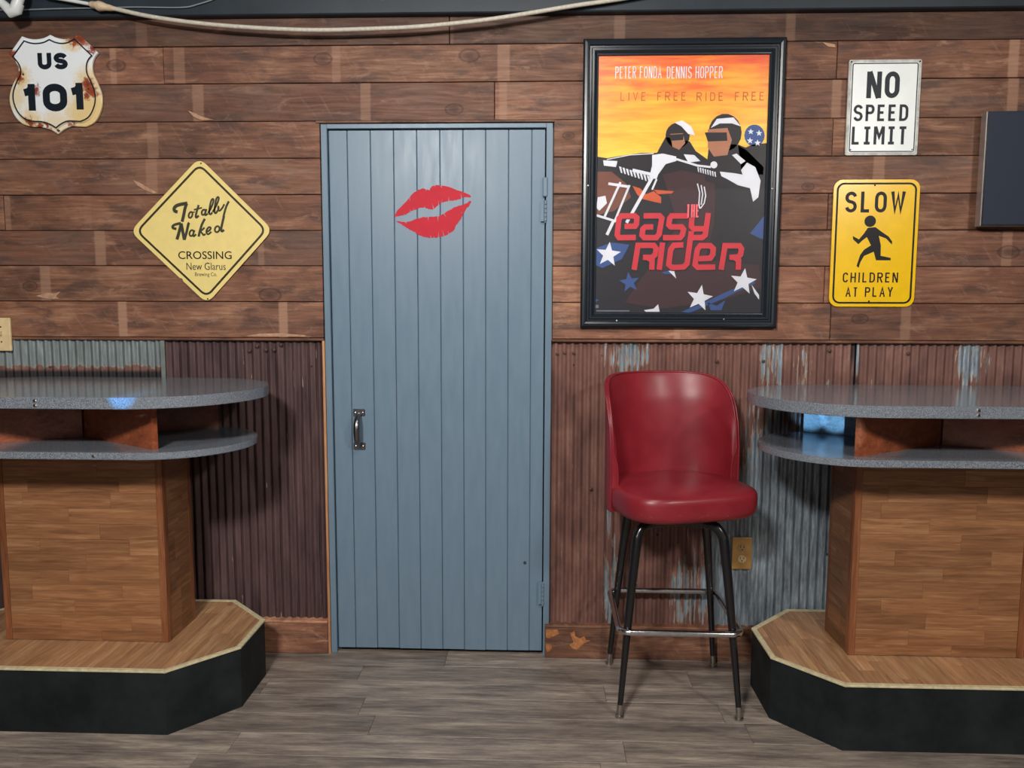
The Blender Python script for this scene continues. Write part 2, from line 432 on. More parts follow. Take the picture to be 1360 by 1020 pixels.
def mat_strip(name, c0, c1, c2, axis='x', rough=.42):
    q = NT(name, rough, 0, .45); co = q.co(); sd = q.attr('seed')['Fac']
    v = q.vadd(co, q.comb(q.math('MULTIPLY', sd, 9.1), q.math('MULTIPLY', sd, 4.7), q.math('MULTIPLY', sd, 6.3)))
    sc = {'x': (4, 60, 60), 'y': (60, 4, 60), 'z': (60, 60, 4)}[axis]
    g = q.noise(q.mp(v, sc), 1.6, 6, .62, .9); b = q.noise(q.mp(v, tuple(s*.22 for s in sc)), 2, 3)
    c = q.ramp(q.math('ADD', q.math('MULTIPLY', g, .6), q.math('MULTIPLY', b, .4)), [(.32, c0), (.52, c1), (.70, c2)])
    tick = q.noise(q.mp(v, tuple((3 if s < 10 else 5)*s for s in sc)), 1.5, 2)
    c = q.mix(q.rng(tick, .6, .75, 0, .35), c, c0)
    q.col(q.scale(c, q.attr('tone')['Fac'])); q.bump(g, .12, .001); return q.m
def mat_floor():
    q = NT('grey_brown_vinyl_plank', .42, 0, .45); co = q.co(); sd = q.attr('seed')['Fac']
    v = q.vadd(co, q.comb(q.math('MULTIPLY', sd, 9.1), q.math('MULTIPLY', sd, 3.7), 0))
    g = q.noise(q.mp(v, (3.6, 38, 1)), 2.0, 8, .7, .15); b = q.noise(q.mp(v, (1.7, 13, 1)), 1.6, 5, .6, .15)
    f = q.noise(q.mp(v, (16, 150, 1)), 1.6, 4, .7)
    k = q.math('ADD', q.math('MULTIPLY', g, .42), q.math('MULTIPLY', b, .58))
    c = q.ramp(k, [(.35, srgb(90,81,76)), (.45, srgb(122,111,103)), (.54, srgb(150,137,125)), (.66, srgb(190,174,156))])
    c = q.mix(q.rng(f, .5, .72, 0, .45), c, srgb(84,74,70)); c = q.mix(q.rng(f, .42, .3, 0, .4), c, srgb(196,184,168))
    kn = q.n('ShaderNodeTexVoronoi'); q.put(kn.inputs['Vector'], q.mp(v, (2.6, 9, 1))); kn.inputs['Scale'].default_value = 1
    c = q.mix(q.rng(kn.outputs['Distance'], .11, .04, 0, .55), c, srgb(70,58,52))
    q.col(q.scale(c, q.attr('tone')['Fac'])); q.bump(g, .15, .001); q.rough(q.rng(g, .3, .7, .5, .36)); return q.m
def mat_door():
    q = NT('blue_grey_gloss_paint', .38, 0, .36); co = q.co()
    n = q.noise(q.mp(co, (30, 30, 5)), 1.5, 4); c = q.mix(q.rng(n, .3, .7), srgb(106,128,146), srgb(112,134,151))
    sp = q.noise(q.mp(co, (26, 26, 16)), 3.2, 6, .8); c = q.mix(q.rng(sp, .70, .73, 0, .7), c, srgb(190,205,214))
    dk = q.noise(q.mp(co, (20, 20, 9)), 4.4, 5, .7); c = q.mix(q.rng(dk, .74, .78, 0, .6), c, srgb(70,84,98))
    q.col(c); q.bump(q.math('ADD', n, q.math('MULTIPLY', q.noise(co, 55, 3), .35)), .10, .002)
    q.rough(q.rng(n, .3, .7, .34, .42)); return q.m
def mat_laminate():
    q = NT('speckled_grey_laminate', .15, 0, .5); co = q.co()
    f = q.noise(co, 520, 2, .7)
    q.col(q.ramp(f, [(.34, srgb(66,72,78)), (.5, srgb(112,119,127)), (.66, srgb(158,164,172))])); return q.m
def mat_vinyl():
    q = NT('cracked_red_vinyl', .28, 0, .55); co = q.co()
    n = q.noise(co, 9, 4); c = q.mix(q.rng(n, .3, .7), srgb(124,28,38), srgb(142,36,46))
    X, Y, Z = q.sep(co)
    ck = q.noise(co, 150, 5, .8); lo = q.rng(Z, .72, .69, 0, 1)
    c = q.mix(q.math('MULTIPLY', q.rng(ck, .60, .66, 0, .8), lo), c, srgb(200,120,110))
    q.col(c); q.bump(q.noise(co, 260, 3), .10, .0008); q.rough(q.rng(n, .3, .7, .33, .42)); return q.m
def mat_black_step():
    q = NT('scuffed_black_paint', .6, 0, .22); co = q.co()
    n = q.noise(co, 6, 5, .65); c = q.mix(q.rng(n, .35, .7), srgb(19,24,25), srgb(38,44,45))
    s = q.noise(q.mp(co, (7, 7, 20)), 4, 6, .8); c = q.mix(q.rng(s, .67, .73, 0, .5), c, srgb(120,120,112))
    q.col(c); q.bump(n, .3, .003); return q.m
def mat_shield():
    q = NT('rusted_cream_enamel', .3, 0, .5); co = q.co(); X, Y, Z = q.sep(co)
    n = q.noise(co, 14, 5, .6); n2 = q.noise(co, 55, 6, .7)
    def blob(x, z, r, s=1.):
        dx = q.math('SUBTRACT', X, x); dz = q.math('SUBTRACT', Z, z)
        d = q.math('SQRT', q.math('ADD', q.math('MULTIPLY', dx, dx), q.math('MULTIPLY', dz, dz)))
        d = q.math('ADD', d, q.math('MULTIPLY', q.math('SUBTRACT', n2, .5), .09))
        return q.rng(d, r, r*.35, 0, s, True)
    def mx(a, b): return q.math('MAXIMUM', a, b)
    cream = blob(-1.66,2.06,.15)
    for a_ in ((-1.955,2.13,.075,.7),(-1.80,2.02,.09,.6),(-1.66,2.18,.085,.8),(-1.93,2.2,.06,.9),(-1.90,2.04,.07,.8),(-1.72,2.33,.06,.7)): cream = mx(cream, blob(*a_))
    c = q.mix(cream, srgb(232,238,240), srgb(226,200,142))
    pts = [(-1.695,2.345,.045),(-1.715,2.335,.03),(-1.935,2.215,.026),(-1.93,2.195,.02),(-1.872,2.152,.024),(-1.672,2.175,.03),(-1.662,2.15,.034),(-1.675,2.135,.02),
           (-1.96,2.28,.03),(-1.955,2.235,.022),(-1.90,2.04,.022),(-1.865,2.025,.02),(-1.74,2.03,.018),(-1.65,2.30,.02),(-1.835,2.03,.014)]
    r = blob(*pts[0])
    for p in pts[1:]: r = mx(r, blob(*p))
    c = q.mix(r, c, q.mix(q.rng(n2, .4, .6), srgb(168,76,44), srgb(96,46,34)))
    q.col(c); return q.m

BARN = mat_barnwood(); CORR = mat_corrugated(); FLOOR = mat_floor(); DOOR = mat_door(); LAM = mat_laminate()
VINYL = mat_vinyl(); STEP = mat_black_step(); SHIELD = mat_shield()
STRIPX = mat_strip('oak_parquet_laminate', srgb(112,74,48), srgb(154,106,70), srgb(188,142,100), 'x')
STRIPY = mat_strip('oak_deck_laminate', srgb(136,96,66), srgb(176,132,94), srgb(208,170,128), 'y')
STRIPS = mat_strip('oak_side_laminate', srgb(100,66,44), srgb(134,92,60), srgb(164,120,84), 'y')
TRIMW = mat_strip('stained_pine_trim', srgb(104,60,36), srgb(140,86,54), srgb(170,116,78), 'z', .35)
PINE = mat_strip('red_stained_pine', srgb(96,50,30), srgb(146,76,46), srgb(174,98,62), 'x', .4)
BLACKMET = plain('black_enamel_tube', srgb(22,22,24), .22, 0, .6, .1)
CHROME = plain('worn_chrome', (.66,.64,.64), .2, 1, .5, .15, 60)
STEEL = plain('dull_nickel', (.45,.43,.40), .32, 1, .5, .2, 60)
PEWTER = plain('antique_pewter', (.22,.21,.21), .3, 1, .5, .2, 80)
FRAMEM = plain('satin_charcoal_moulding', srgb(27,34,41), .27, 0, .5, .06)
SIGNY = plain('faded_yellow_sign_face', srgb(234,212,134), .45, 0, .4, .04)
SIGNS = plain('bright_yellow_reflective_face', srgb(250,200,8), .24, 0, .6, .05, 20)
SIGNW = plain('white_sign_enamel', srgb(236,242,240), .32, 0, .5, .05, 12)
SIGNE = plain('worn_grey_sign_edge', srgb(180,180,174), .45, .1, .5, .3, 45)
INK = plain('black_sign_ink', srgb(16,17,19), .45, 0, .3, .1)
INKB = plain('blue_black_enamel', srgb(18,28,38), .45, 0, .3, .1)
RED = plain('red_vinyl_decal', srgb(192,34,52), .55, 0, .2, .05)
BRASSY = plain('tan_outlet_plate', srgb(176,134,74), .4, 0, .5, .08)
IVORY = plain('ivory_plastic', srgb(204,184,140), .35, 0, .5, .05)
DARK = plain('black_recess', srgb(8,8,8), .8)
ROPE = plain('aged_cream_cord', srgb(196,190,176), .5, 0, .4, .15, 90, .3)
PVC = plain('white_pvc', srgb(220,224,222), .35, 0, .5, .04)
CREAMT = plain('cream_worn_edging', srgb(206,194,156), .5, 0, .4, .2, 60, .4)
TEAL = plain('dark_blue_green_paint', srgb(34,44,52), .45, 0, .4, .2, 8)
BACK = plain('dark_backing', srgb(26,20,18), .8, 0, .2)
PLASTER = plain('dark_ceiling_paint', srgb(46,46,48), .8, 0, .3)
BLUEP = mat_strip('blue_painted_board', srgb(96,130,150), srgb(150,182,200), srgb(186,208,220), 'x', .5)
GOUGE = plain('pale_split_wood', srgb(178,140,112), .7, 0, .3, .25, 60)
EDGEW = mat_strip('raw_fir_edge', srgb(150,96,60), srgb(188,134,92), srgb(214,166,120), 'z', .6)
def panel_mat():
    q = NT('dark_screen_glass', .16, 0, .5); q.col(srgb(58,64,76)); return q.m
SCREEN = panel_mat(); SILVER = plain('silver_screen_bezel', (.55,.53,.52), .3, .8)

# ------------------------------------------------------------------ structure
XL, XR, YB, ZC = -3.6, 3.6, -6.4, 2.74
def setp(o, **kw):
    for k, v in kw.items(): o[k] = v
    return o
# backing wall with the door opening
mb = MB()
for a in ((XL,-.815,.022,.10,0,ZC), (.047,XR,.022,.10,0,ZC), (-.815,.047,.022,.10,2.035,ZC)): mb.add(*boxg(*a))
wall = mb.build('wall_back', BACK, kind='structure')
sidew = []
for nm, x0, x1 in (('wall_left', XL-.1, XL), ('wall_right', XR, XR+.1)):
    sidew.append(box(nm, x0, x1, YB, .10, 0, ZC, setmat := plain(nm+'_paint', srgb(70,52,44), .7), kind='structure'))
box('ceiling', XL-.1, XR+.1, YB, .10, ZC, ZC+.06, PLASTER, kind='structure')
# floor slab + planks
flo = box('floor', XL-.1, XR+.1, YB, .10, -.06, -.006, BACK, kind='structure')
row = .12; y = .06; i = 0
rf = random.Random(5)
joints = {1: [.52], 3: [-.58], 4: [.27], 5: [-1.5, -.95]}
while y > -3.7:
    y1 = y; y0 = y-row
    if i == 0: y0 = -.10; 
    L = 1.22; x = XL+rf.uniform(-1.1, 0)
    if i in (1, 2, 3, 4, 5, 6):
        off = {1: .56, 2: -.98, 3: -.60, 4: 1.9, 5: .27, 6: -1.03}[i]
        x = off - L*math.ceil((off-XL)/L)
    while x < XR:
        a, b = max(x, XL), min(x+L, XR)
        if b-a > .02:
            o = mk('plank', *topplank(a+.0004, b-.0004, y0+.0004, y1-.0004, -.006, 0, .0009), FLOOR, flo, fix=True)
            setp(o, seed=rf.uniform(0, 40), tone=rf.uniform(.84, 1.12))
        x += L
    y = y0; i += 1
box('floor_panel', XL, XR, YB, y, -.006, -.0004, FLOOR, flo)['tone'] = 1.0

# horizontal barn boards
rows = [(2.310,2.445,0),(2.178,2.310,1),(2.0418,2.178,2),(1.9083,2.0418,3),(1.7759,1.9083,4),(1.6442,1.7759,5),(1.5127,1.6442,6),(1.378,1.5127,7),(1.2415,1.378,8)]
cuts = {0: [-2.9,-.334,2.4], 1: [-2.6,-1.395,1.058,3.0], 2: [-3.0,-.17,2.2], 3: [-2.7,1.054,2.7], 4: [-3.1,2.3], 5: [-2.032,1.049,2.9], 6: [-2.8,2.5], 7: [-3.0,1.047,2.6], 8: [-2.5,1.075,3.0]}
patches = {0: [(-1.471,.023,.4),(-.328,.011,.5),(.281,.022,.8),(.889,.019,.7),(1.534,.02,.45)], 1: [(-1.584,.014,.7),(-1.335,.023,.45),(-.751,.018,.45),(-.137,.025,.65),(.918,.03,.25),(1.675,.02,.8)],
 2: [(-1.27,.023,.6),(-.645,.021,.6),(-.139,.017,.5),(1.062,.019,.7),(1.682,.021,.7)], 3: [(-1.446,.023,.4),(1.559,.013,.15)], 4: [(-1.456,.024,.45),(1.223,.023,.5)],
 5: [(-1.709,.017,.15),(-2.02,.015,.5)], 6: [(-1.667,.023,.7),(-1.05,.014,.5),(1.696,.02,.55)], 7: [(-1.886,.022,.7)], 8: [(-1.591,.019,.9),(-.971,.019,.8),(.513,.014,.8),(1.347,.02,.6)]}
knots = [(1,-.263,2.270,.030),(1,-.799,2.263,.027),(1,-1.573,2.245,.028),(2,-.319,2.081,.026),(7,-1.019,1.403,.032),(4,.972,1.80,.018),(8,1.181,1.322,.024),(1,.979,2.285,.022),
         (7,-1.947,1.435,.022),(4,-1.30,1.83,.015),(3,-1.30,1.935,.015),(6,1.704,1.564,.03),(5,1.10,1.70,.012),(3,.10,1.985,.016)]
greys = {4: .8, 6: .55, 2: .45, 0: .7}
rp = random.Random(21)
ROWTONE = {0: .52, 1: 1.0, 2: .9, 3: .95, 4: .92, 5: .9, 6: .9, 7: .98, 8: .92}  # top row: dark boards, with shade from above put into the tone
for z0, z1, ri in rows:
    xs = [XL]+cuts[ri]+[XR]
    segs = []
    for a, b in zip(xs[:-1], xs[1:]):
        if ri >= 3:
            if a < -.815 < b: segs.append((a, -.8165)); a = -.815
            if a < .047 < b: a = .0465
            if -.82 < a < .04: continue
        if b-a > .01: segs.append((a, b))
    for a, b in segs:
        dy = rp.uniform(-.0025, .0025)
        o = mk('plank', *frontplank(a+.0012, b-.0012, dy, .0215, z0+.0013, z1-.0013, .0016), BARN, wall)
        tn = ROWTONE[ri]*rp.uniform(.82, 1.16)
        if ri == 8 and a < .1 < b: tn = 1.12
        if ri == 8 and a > 1.0: tn = .85
        if ri >= 3 and .04 < a < .06: tn *= 1.12
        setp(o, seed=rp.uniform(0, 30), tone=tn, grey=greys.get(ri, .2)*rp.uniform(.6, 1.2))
        ps = [p for p in patches[ri] if a < p[0] < b][:3]
        for nm, p in zip(('patch_a','patch_b','patch_c'), ps+[(50.,.01,0.)]*(3-len(ps))): o[nm] = [float(v) for v in p]
        ks = [k[1:] for k in knots if k[0] == ri and a < k[1] < b][:2]
        for nm, p in zip(('knot_a','knot_b'), ks+[(50.,0.,.01)]*(2-len(ks))): o[nm] = [float(v) for v in p]
# flat lintel strip over the door, beam at the top
box('trim_1', XL, XR, -.035, .022, 2.407, ZC, TEAL, bev=.004, kind='structure')
o = mk('trim_2', *frontplank(-.83, .05, -.006, .0215, 2.0335, 2.0412, .001), BARN, kind='structure')
setp(o, seed=3., tone=.8, grey=.3, patch_a=[50.,.01,0.], patch_b=[50.,.01,0.], patch_c=[50.,.01,0.], knot_a=[50.,0.,.01], knot_b=[50.,0.,.01])
# slim batten under the boards
for a, b in ((XL, -.816), (.046, XR)):
    o = mk('ledge_strip', *frontplank(a, b, -.008, .0215, 1.2315, 1.2410, .0015), BARN, wall)
    setp(o, seed=9., tone=.8, grey=.1, patch_a=[50.,.01,0.], patch_b=[50.,.01,0.], patch_c=[50.,.01,0.], knot_a=[50.,0.,.01], knot_b=[50.,0.,.01])

for pts in ([(48,393),(56,391),(63,389),(72,390),(81,387),(74,394),(79,397),(62,397)], [(177,239),(186,243),(196,249),(209,256),(204,257),(192,252),(182,246)],
            [(250,147),(258,150),(268,155),(284,159),(268,160),(257,155)], [(325,446.5),(345,443),(372,442.5),(404,445),(408,447)], [(1092,56),(1101,57.5),(1109,59),(1110,63),(1100,62)]):
    mk('gouge', *prism_y([W(a, b, -.003) for a, b in pts], -.0036, .001), GOUGE, wall)
# corrugated steel sheets
def blobs(lst, x, z):
    s = 0.
    for bx, bz, rx, rz, st in lst:
        d = ((x-bx)/rx)**2+((z-bz)/rz)**2
        s = max(s, st*exp(-d*d))
    return s
zright = [(.33,1.19,.085,.10,.62),(.87,1.17,.05,.12,.66),(.98,1.12,.03,.14,.45),(1.60,1.17,.07,.10,.68),(1.185,1.18,.008,.08,.8),
          (.28,.30,.03,.25,.55),(.27,.42,.012,.3,.6),(.36,.45,.02,.2,.4),(.56,.25,.06,.17,.62),(.80,.34,.20,.42,.98),(.90,.60,.16,.42,.95),(1.03,.42,.20,.62,1.1),(1.25,.4,.2,.6,1.0),(1.5,.5,.4,.5,.9),(.90,.92,.07,.16,.55),(1.02,.75,.14,.25,.8)]
dark_right = [(.93,.95,.10,.07,.75),(.86,.80,.03,.14,.6),(1.0,.98,.06,.05,.6),(1.168,1.20,.012,.06,.9),(1.18,1.09,.012,.03,.9)]  # dark blotches on the zinc and the dark gap at the seam
def sheet(x0, x1, z0, z1, yc, purple, zinc, soot, amp=.0062, pitch=.0312, nz=26, seed=0.):
    nx = max(4, int((x1-x0)/pitch*8)); vs = []; fs = []; zv = []; sv = []
    for j in range(nz+1):
        z = z0+(z1-z0)*j/nz
        for i in range(nx+1):
            x = x0+(x1-x0)*i/nx
            wob = .0006*sin(x*37+seed*5)*sin(z*9+seed)
            vs.append((x, yc-amp*cos(2*pi*x/pitch)+wob, z)); zv.append(zinc(x, z)); sv.append(soot(x, z))
    for j in range(nz):
        for i in range(nx): a = j*(nx+1)+i; fs.append((a, a+1, a+nx+2, a+nx+1))
    o = mk('corrugated_sheet', vs, fs, CORR, wall, smooth=True, fix=False)
    for nm, dat in (('zinc', zv), ('soot', sv)):
        at = o.data.attributes.new(nm, 'FLOAT', 'POINT'); at.data.foreach_set('value', dat)
    setp(o, purple=purple, seed=seed, label='rust-brown corrugated steel sheet'); return o
zn = lambda x, z: 0.
sheet(XL, -2.2, .13, 1.236, .0155, .8, zn, zn, seed=4.)
sheet(-2.205, -.826, .13, 1.236, .0160, .95, lambda x, z: blobs([(-1.0,1.2,.04,.03,.3),(-.84,.2,.03,.2,.15)], x, z), zn, seed=1.)['label'] = 'dark maroon corrugated steel sheet left of the door'
galv = lambda x, z: 1.1 if z > 1.145 else max(0., 1.1-(1.145-z)/.03)
g = sheet(XL, -1.437, 1.00, 1.236, .0075, .2, galv, lambda x, z: max(0., min(1., (1.118-z)/.012)) if z > 1.0 else 1., nz=44, seed=2.)
g['green'] = 1.; g['label'] = 'grey galvanised corrugated sheet with rusty bottom edge'
box('sheet_edge_strip', -1.450, -1.434, -.001, .003, 1.0, 1.236, plain('dull_zinc_strip', srgb(128,134,130), .45, .3), wall)
sheet(.043, 1.175, .13, 1.236, .0150, .12, lambda x, z: blobs(zright, x, z), lambda x, z: blobs(dark_right, x, z), seed=3., nz=40)['label'] = 'rust-brown corrugated sheet streaked with bare grey zinc'
sheet(1.18, XR, .13, 1.236, .0155, .22, lambda x, z: blobs(zright, x, z), lambda x, z: blobs(dark_right, x, z), seed=5.5, nz=30)
# nail heads on the sheets
NAIL = plain('rusty_nail_head', srgb(88,66,58), .5, .4)
mb = MB()
for px, py in ((1015,480),(953,480),(785,650),(340,460),(352,465),(363,465),(372,458),(330,466),(740,470),(750,469),(762,469),(1103,466),(1208,470)):
    studs('nail', [W(px, py)], [(.006,.012),(.006,.0055),(.003,.004)], NAIL, wall)


# baseboards
def plankset(o, tone, seed, grey=.1, ks=(), ps=()):
    setp(o, tone=tone, seed=seed, grey=grey)
    for nm, p in zip(('patch_a','patch_b','patch_c'), list(ps)+[(50.,.01,0.)]*3): o[nm] = [float(v) for v in p]
    for nm, p in zip(('knot_a','knot_b'), list(ks)+[(50.,0.,.01)]*2): o[nm] = [float(v) for v in p]
    return o
for nm, a, b, tn in (('baseboard_left', XL, -.824, 1.4), ('baseboard_right', .028, XR, .86)):
    o = mk(nm, *frontplank(a, b, -.014, .0215, 0, .124, .003), BARN, kind='structure'); plankset(o, tn, 6. if tn > 1 else 13.)
    c = mk('baseboard_cap', *frontplank(a, b, -.016, .0215, .1245, .134, .002), BARN, o); plankset(c, tn*1.25, 2.)
# splintered bare wood on the right baseboard
mb = MB(); rs = random.Random(3)
def splat(cx, cy, pts): 
    q = [W(cx+(u-cx)*1.0, v, -.0145) for u, v in pts]; mb.add(*prism_y(q, -.0150, -.0139))
splat(0, 0, [(757,841),(763,838),(764,845),(770,848),(776,845),(778,850),(784,851),(776,854),(772,858),(766,863),(760,861),(756,856),(762,853)])
splat(0, 0, [(725,836),(741,836),(742,842),(733,846),(728,848),(725,846)]); splat(0, 0, [(725,855),(732,856),(733,862),(727,866),(725,862)])
mb.build('bare_splinters', plain('bare_split_wood', srgb(176,116,72), .7, 0, .3, .3, 80), bpy.data.objects['baseboard_right'])

# ------------------------------------------------------------------ door
dr = empty('door_1', (-.385, 0, 0)); dr['kind'] = 'structure'
box('frame_jamb', -.813, -.790, -.004, .06, 0, 2.030, DOOR, dr, bev=.0015)
box('frame_jamb', .0205, .0440, -.004, .06, 0, 2.030, DOOR, dr, bev=.0015)
box('frame_head', -.790, .0205, -.004, .06, 2.0135, 2.030, DOOR, dr, bev=.0015)
box('door_slab', -.786, .0165, .022, .05, .022, 2.008, DOOR, dr)
box('threshold_gap', -.79, .0205, .052, .09, 0, 2.02, DARK, dr)
bx = [-.7875,-.7185,-.632,-.5455,-.4595,-.3735,-.288,-.204,-.1195,-.034,.0165]
for a, b in zip(bx[:-1], bx[1:]):
    dz = R.uniform(-.0015, .0015)
    mb = MB(); bw = .005
    x0, x1 = a+.0005, b-.0005
    prof = [(x0, .0205), (x0, .0095), (x0+.0035, .0065), (x1-.0008, .0065), (x1, .0075), (x1, .0205)]
    z0, z1 = .020+dz, 2.008; n = len(prof)
    vs = [(x, y, z0) for x, y in prof]+[(x, y, z1) for x, y in prof]
    mb.add(vs, [tuple(range(n)), tuple(range(2*n-1,n-1,-1))]+[(i, (i+1) % n, n+(i+1) % n, n+i) for i in range(n)])
    mb.build('board', DOOR, dr)
def hinge(z0, z1, x=.0185):
    mb = MB(); mb.add(*boxg(x-.017, x+.014, -.0055, .004, z0, z1)); h = mb.build('hinge', DOOR, dr)
    m2 = MB()
    n = 5
    for k in range(n):
        a = z0+(z1-z0)*k/n; m2.add(*tubeg([(x, -.008, a+.001), (x, -.008, a+(z1-z0)/n-.001)], .0055, 10))
    m2.add(*tubeg([(x, -.008, z0-.006), (x, -.008, z0)], .0035, 8)); autosm(m2.build('knuckles', DOOR, h)); return h
hinge(1.676, 1.752); hinge(.213, .300)
box('keeper', .008, .026, -.011, .004, 1.765, 1.835, DOOR, dr, bev=.003)
tube('bolt_hole', [(-.051, .004, .374), (-.051, .0075, .374)], .006, plain('dark_dent', srgb(50,60,70), .5), dr, 12)
# pull handle
hx = -.689; hd = empty('door_handle', (hx, 0, .89)); hd.parent = dr; hd.matrix_parent_inverse = Matrix.Translation(-dr.location); hd['label'] = 'dark pewter pull handle'
for z0, z1 in ((.944,.970), (.813,.840)):
    box('mounting_plate', hx-.0225, hx+.0225, .0015, .0064, z0, z1, PEWTER, hd, bev=.0015)
    studs('screw', [(hx+sx, (z0+z1)/2) for sx in (-.014, .014)], [(.004,.0012),(.0035,.0000),(.001,-.0008)], STEEL, hd)
pth = spline([(hx, -.0005, .950), (hx, -.016, .944), (hx, -.036, .925), (hx, -.043, .893), (hx, -.036, .858), (hx, -.016, .838), (hx, -.0005, .832)], 6)
rd = [.0065+.0055*sin(pi*i/(len(pth)-1))**.7 for i in range(len(pth))]
tube('grip', pth, rd, PEWTER, hd, 12)
# raw edge strip beside the left jamb
box('trim_3', -.8230, -.8140, -.0075, .0215, 0, 1.2310, EDGEW, kind='structure')['tone'] = 1.0
# lips decal
def LP(q): return W(500+q[0]/8.5, 220+q[1]/8.5, .006)
upper = [(200,590),(205,555),(250,490),(300,440),(345,395),(370,360),(415,310),(470,272),(525,255),(560,268),(600,278),(620,240),(665,218),(730,222),(800,235),(870,260),(940,285),(1000,305),(1055,330),(1070,350),(1050,360),(1000,355),(960,370),(900,390),(850,395),(800,402),(750,415),(700,445),(660,480),(630,497),(590,492),(545,475),(500,475),(450,495),(400,510),(350,540),(310,562),(270,565),(230,572)]
lower = [(215,625),(260,628),(330,638),(390,625),(450,600),(520,582),(600,578),(660,575),(710,570),(760,540),(810,510),(860,480),(920,455),(975,440),(1020,425),(1055,395),(1072,402),(1050,450),(1010,490),(980,550),(940,620),(900,670),(870,735),(800,780),(740,800),(680,815),(600,818),(540,805),(470,780),(420,745),(370,720),(310,680),(260,650)]
nu = [((370,360),(382,405)),((545,475),(545,452)),((640,492),(628,415)),((740,420),(750,368)),((815,400),(815,350)),((735,222),(738,258)),((660,220),(657,246)),((420,505),(425,472)),((380,520),(380,488)),((960,370),(950,300)),((705,440),(702,382)),((310,562),(318,535)),((560,265),(562,285))]
nl = [((585,578),(583,632)),((700,572),(693,640)),((765,540),(787,582)),((610,818),(608,778)),((655,815),(652,790)),((700,812),(703,740)),((755,797),(744,714)),((815,775),(805,730)),((975,555),(947,520)),((340,637),(342,657)),((435,750),(440,735)),((1000,432),(930,490))]
def jag(poly, notches, rnd):
    out = []
    n = len(poly)
    for i in range(n):
        a = Vector(poly[i]); b = Vector(poly[(i+1) % n]); L = (b-a).length; k = max(1, int(L/16))
        for j in range(k):
            p = a+(b-a)*j/k; e = (b-a).normalized(); s = rnd.uniform(-3.5, 3.5) if j else 0
            out.append(Vector((p.x-e.y*s, p.y+e.x*s)))
    for base, tip in notches:
        base = Vector(base); tip = Vector(tip)
        i = min(range(len(out)), key=lambda k: (out[k]-base).length)
        p, c, q = out[i-1], out[i], out[(i+1) % len(out)]
        e = (q-p).normalized()*5
        out[i:i+1] = [c-e, tip, c+e]
    return [tuple(v) for v in out]
mb = MB(); rj = random.Random(2)
for poly, nt in ((upper, nu), (lower, nl)):
    q = [LP(p) for p in jag(poly, nt, rj)]; mb.add(*prism_y(q, .0056, .0062))
lp = mb.build('lips_decal', RED, dr); lp['label'] = 'red lipstick-kiss decal'

# ------------------------------------------------------------------ signs
# US 101 shield
def SP(q): return W(q[0]/6.373, 30+q[1]/6.373, -.012)
corner = [[(185,115),(240,134),(300,141),(370,130),(425,103)], [(425,103),(480,128),(545,140),(610,128),(665,97)], [(665,97),(830,255)],
          [(830,255),(795,300),(780,360),(788,430),(825,510),(860,610),(858,720),(810,830),(735,878),(680,880),(600,880),(540,905),(490,943)],
          [(490,943),(430,908),(350,885),(270,880),(190,855),(125,790),(85,690),(84,600),(115,510),(150,440),(152,380),(125,320),(78,265)], [(78,265),(185,115)]]
out = []
for sgm in corner:
    q = [(v.x, v.y) for v in spline([(a, b, 0) for a, b in sgm], 5)] if len(sgm) > 2 else [sgm[0], sgm[1]]
    out += q[:-1]
shp = [SP(p) for p in out][::-1]      # ccw seen from the front (+x right, +z up)
area2 = sum(shp[i-1][0]*shp[i][1]-shp[i][0]*shp[i-1][1] for i in range(len(shp)))
if area2 < 0: shp = shp[::-1]
us = empty('highway_shield_sign', (*[W(75, 178)[0], 0], 2.0), 'rusty cream enamel highway shield sign reading US 101', 'sign')
us.location = (W(75, 178)[0], -.005, 2.0)
cx = sum(p[0] for p in shp)/len(shp); cz = sum(p[1] for p in shp)/len(shp)
def sc_(k): return [(cx+(x-cx)*k, cz+(z-cz)*k) for x, z in shp]
vs = []; fs = []; n = len(shp)
for k, yy in ((1, -.004), (1, -.0115), (.985, -.0135), (.925, -.0135), (.90, -.0200)): vs += [(x, yy, z) for x, z in sc_(k)]
for i in range(4):
    for k in range(n): fs.append((i*n+k, i*n+(k+1) % n, (i+1)*n+(k+1) % n, (i+1)*n+k))
base = 4*n
fs.append(tuple(range(base, base+n))); fs.append(tuple(range(n-1,-1,-1)))
mk('shield_plate', vs, fs, SHIELD, us)
mb = MB(); ribbon(mb, sc_(.885), .0046, -.0212, -.0198, True); mb.build('border_line', INKB, us)
mb = MB(); a = W(49,93,-.021); b = W(89,70,-.021); text(mb, 'US', a[0]+.005, b[0], a[1]+.002, b[1], .0165, -.0214, -.0198, .25); mb.build('lettering', INKB, us)
mb = MB()
for ch, (xa, ya, xb, yb) in (('1', (29,147,48,111.5)), ('0', (58,148,88,111)), ('1', (92,145.5,112,110))):
    a = W(xa, ya, -.021); b = W(xb, yb, -.021)
    text(mb, ch, a[0], b[0]+(.010 if ch == '1' else 0), a[1], b[1], .026, -.0214, -.0198)
mb.build('numerals', INKB, us)
studs('screw', [W(a, b, -.02) for a, b in ((31,99),(118,118),(77,173))], [(.004,-.013),(.004,-.0212),(.002,-.022)], plain('rusty_screw', srgb(90,60,50), .5, .5), us)

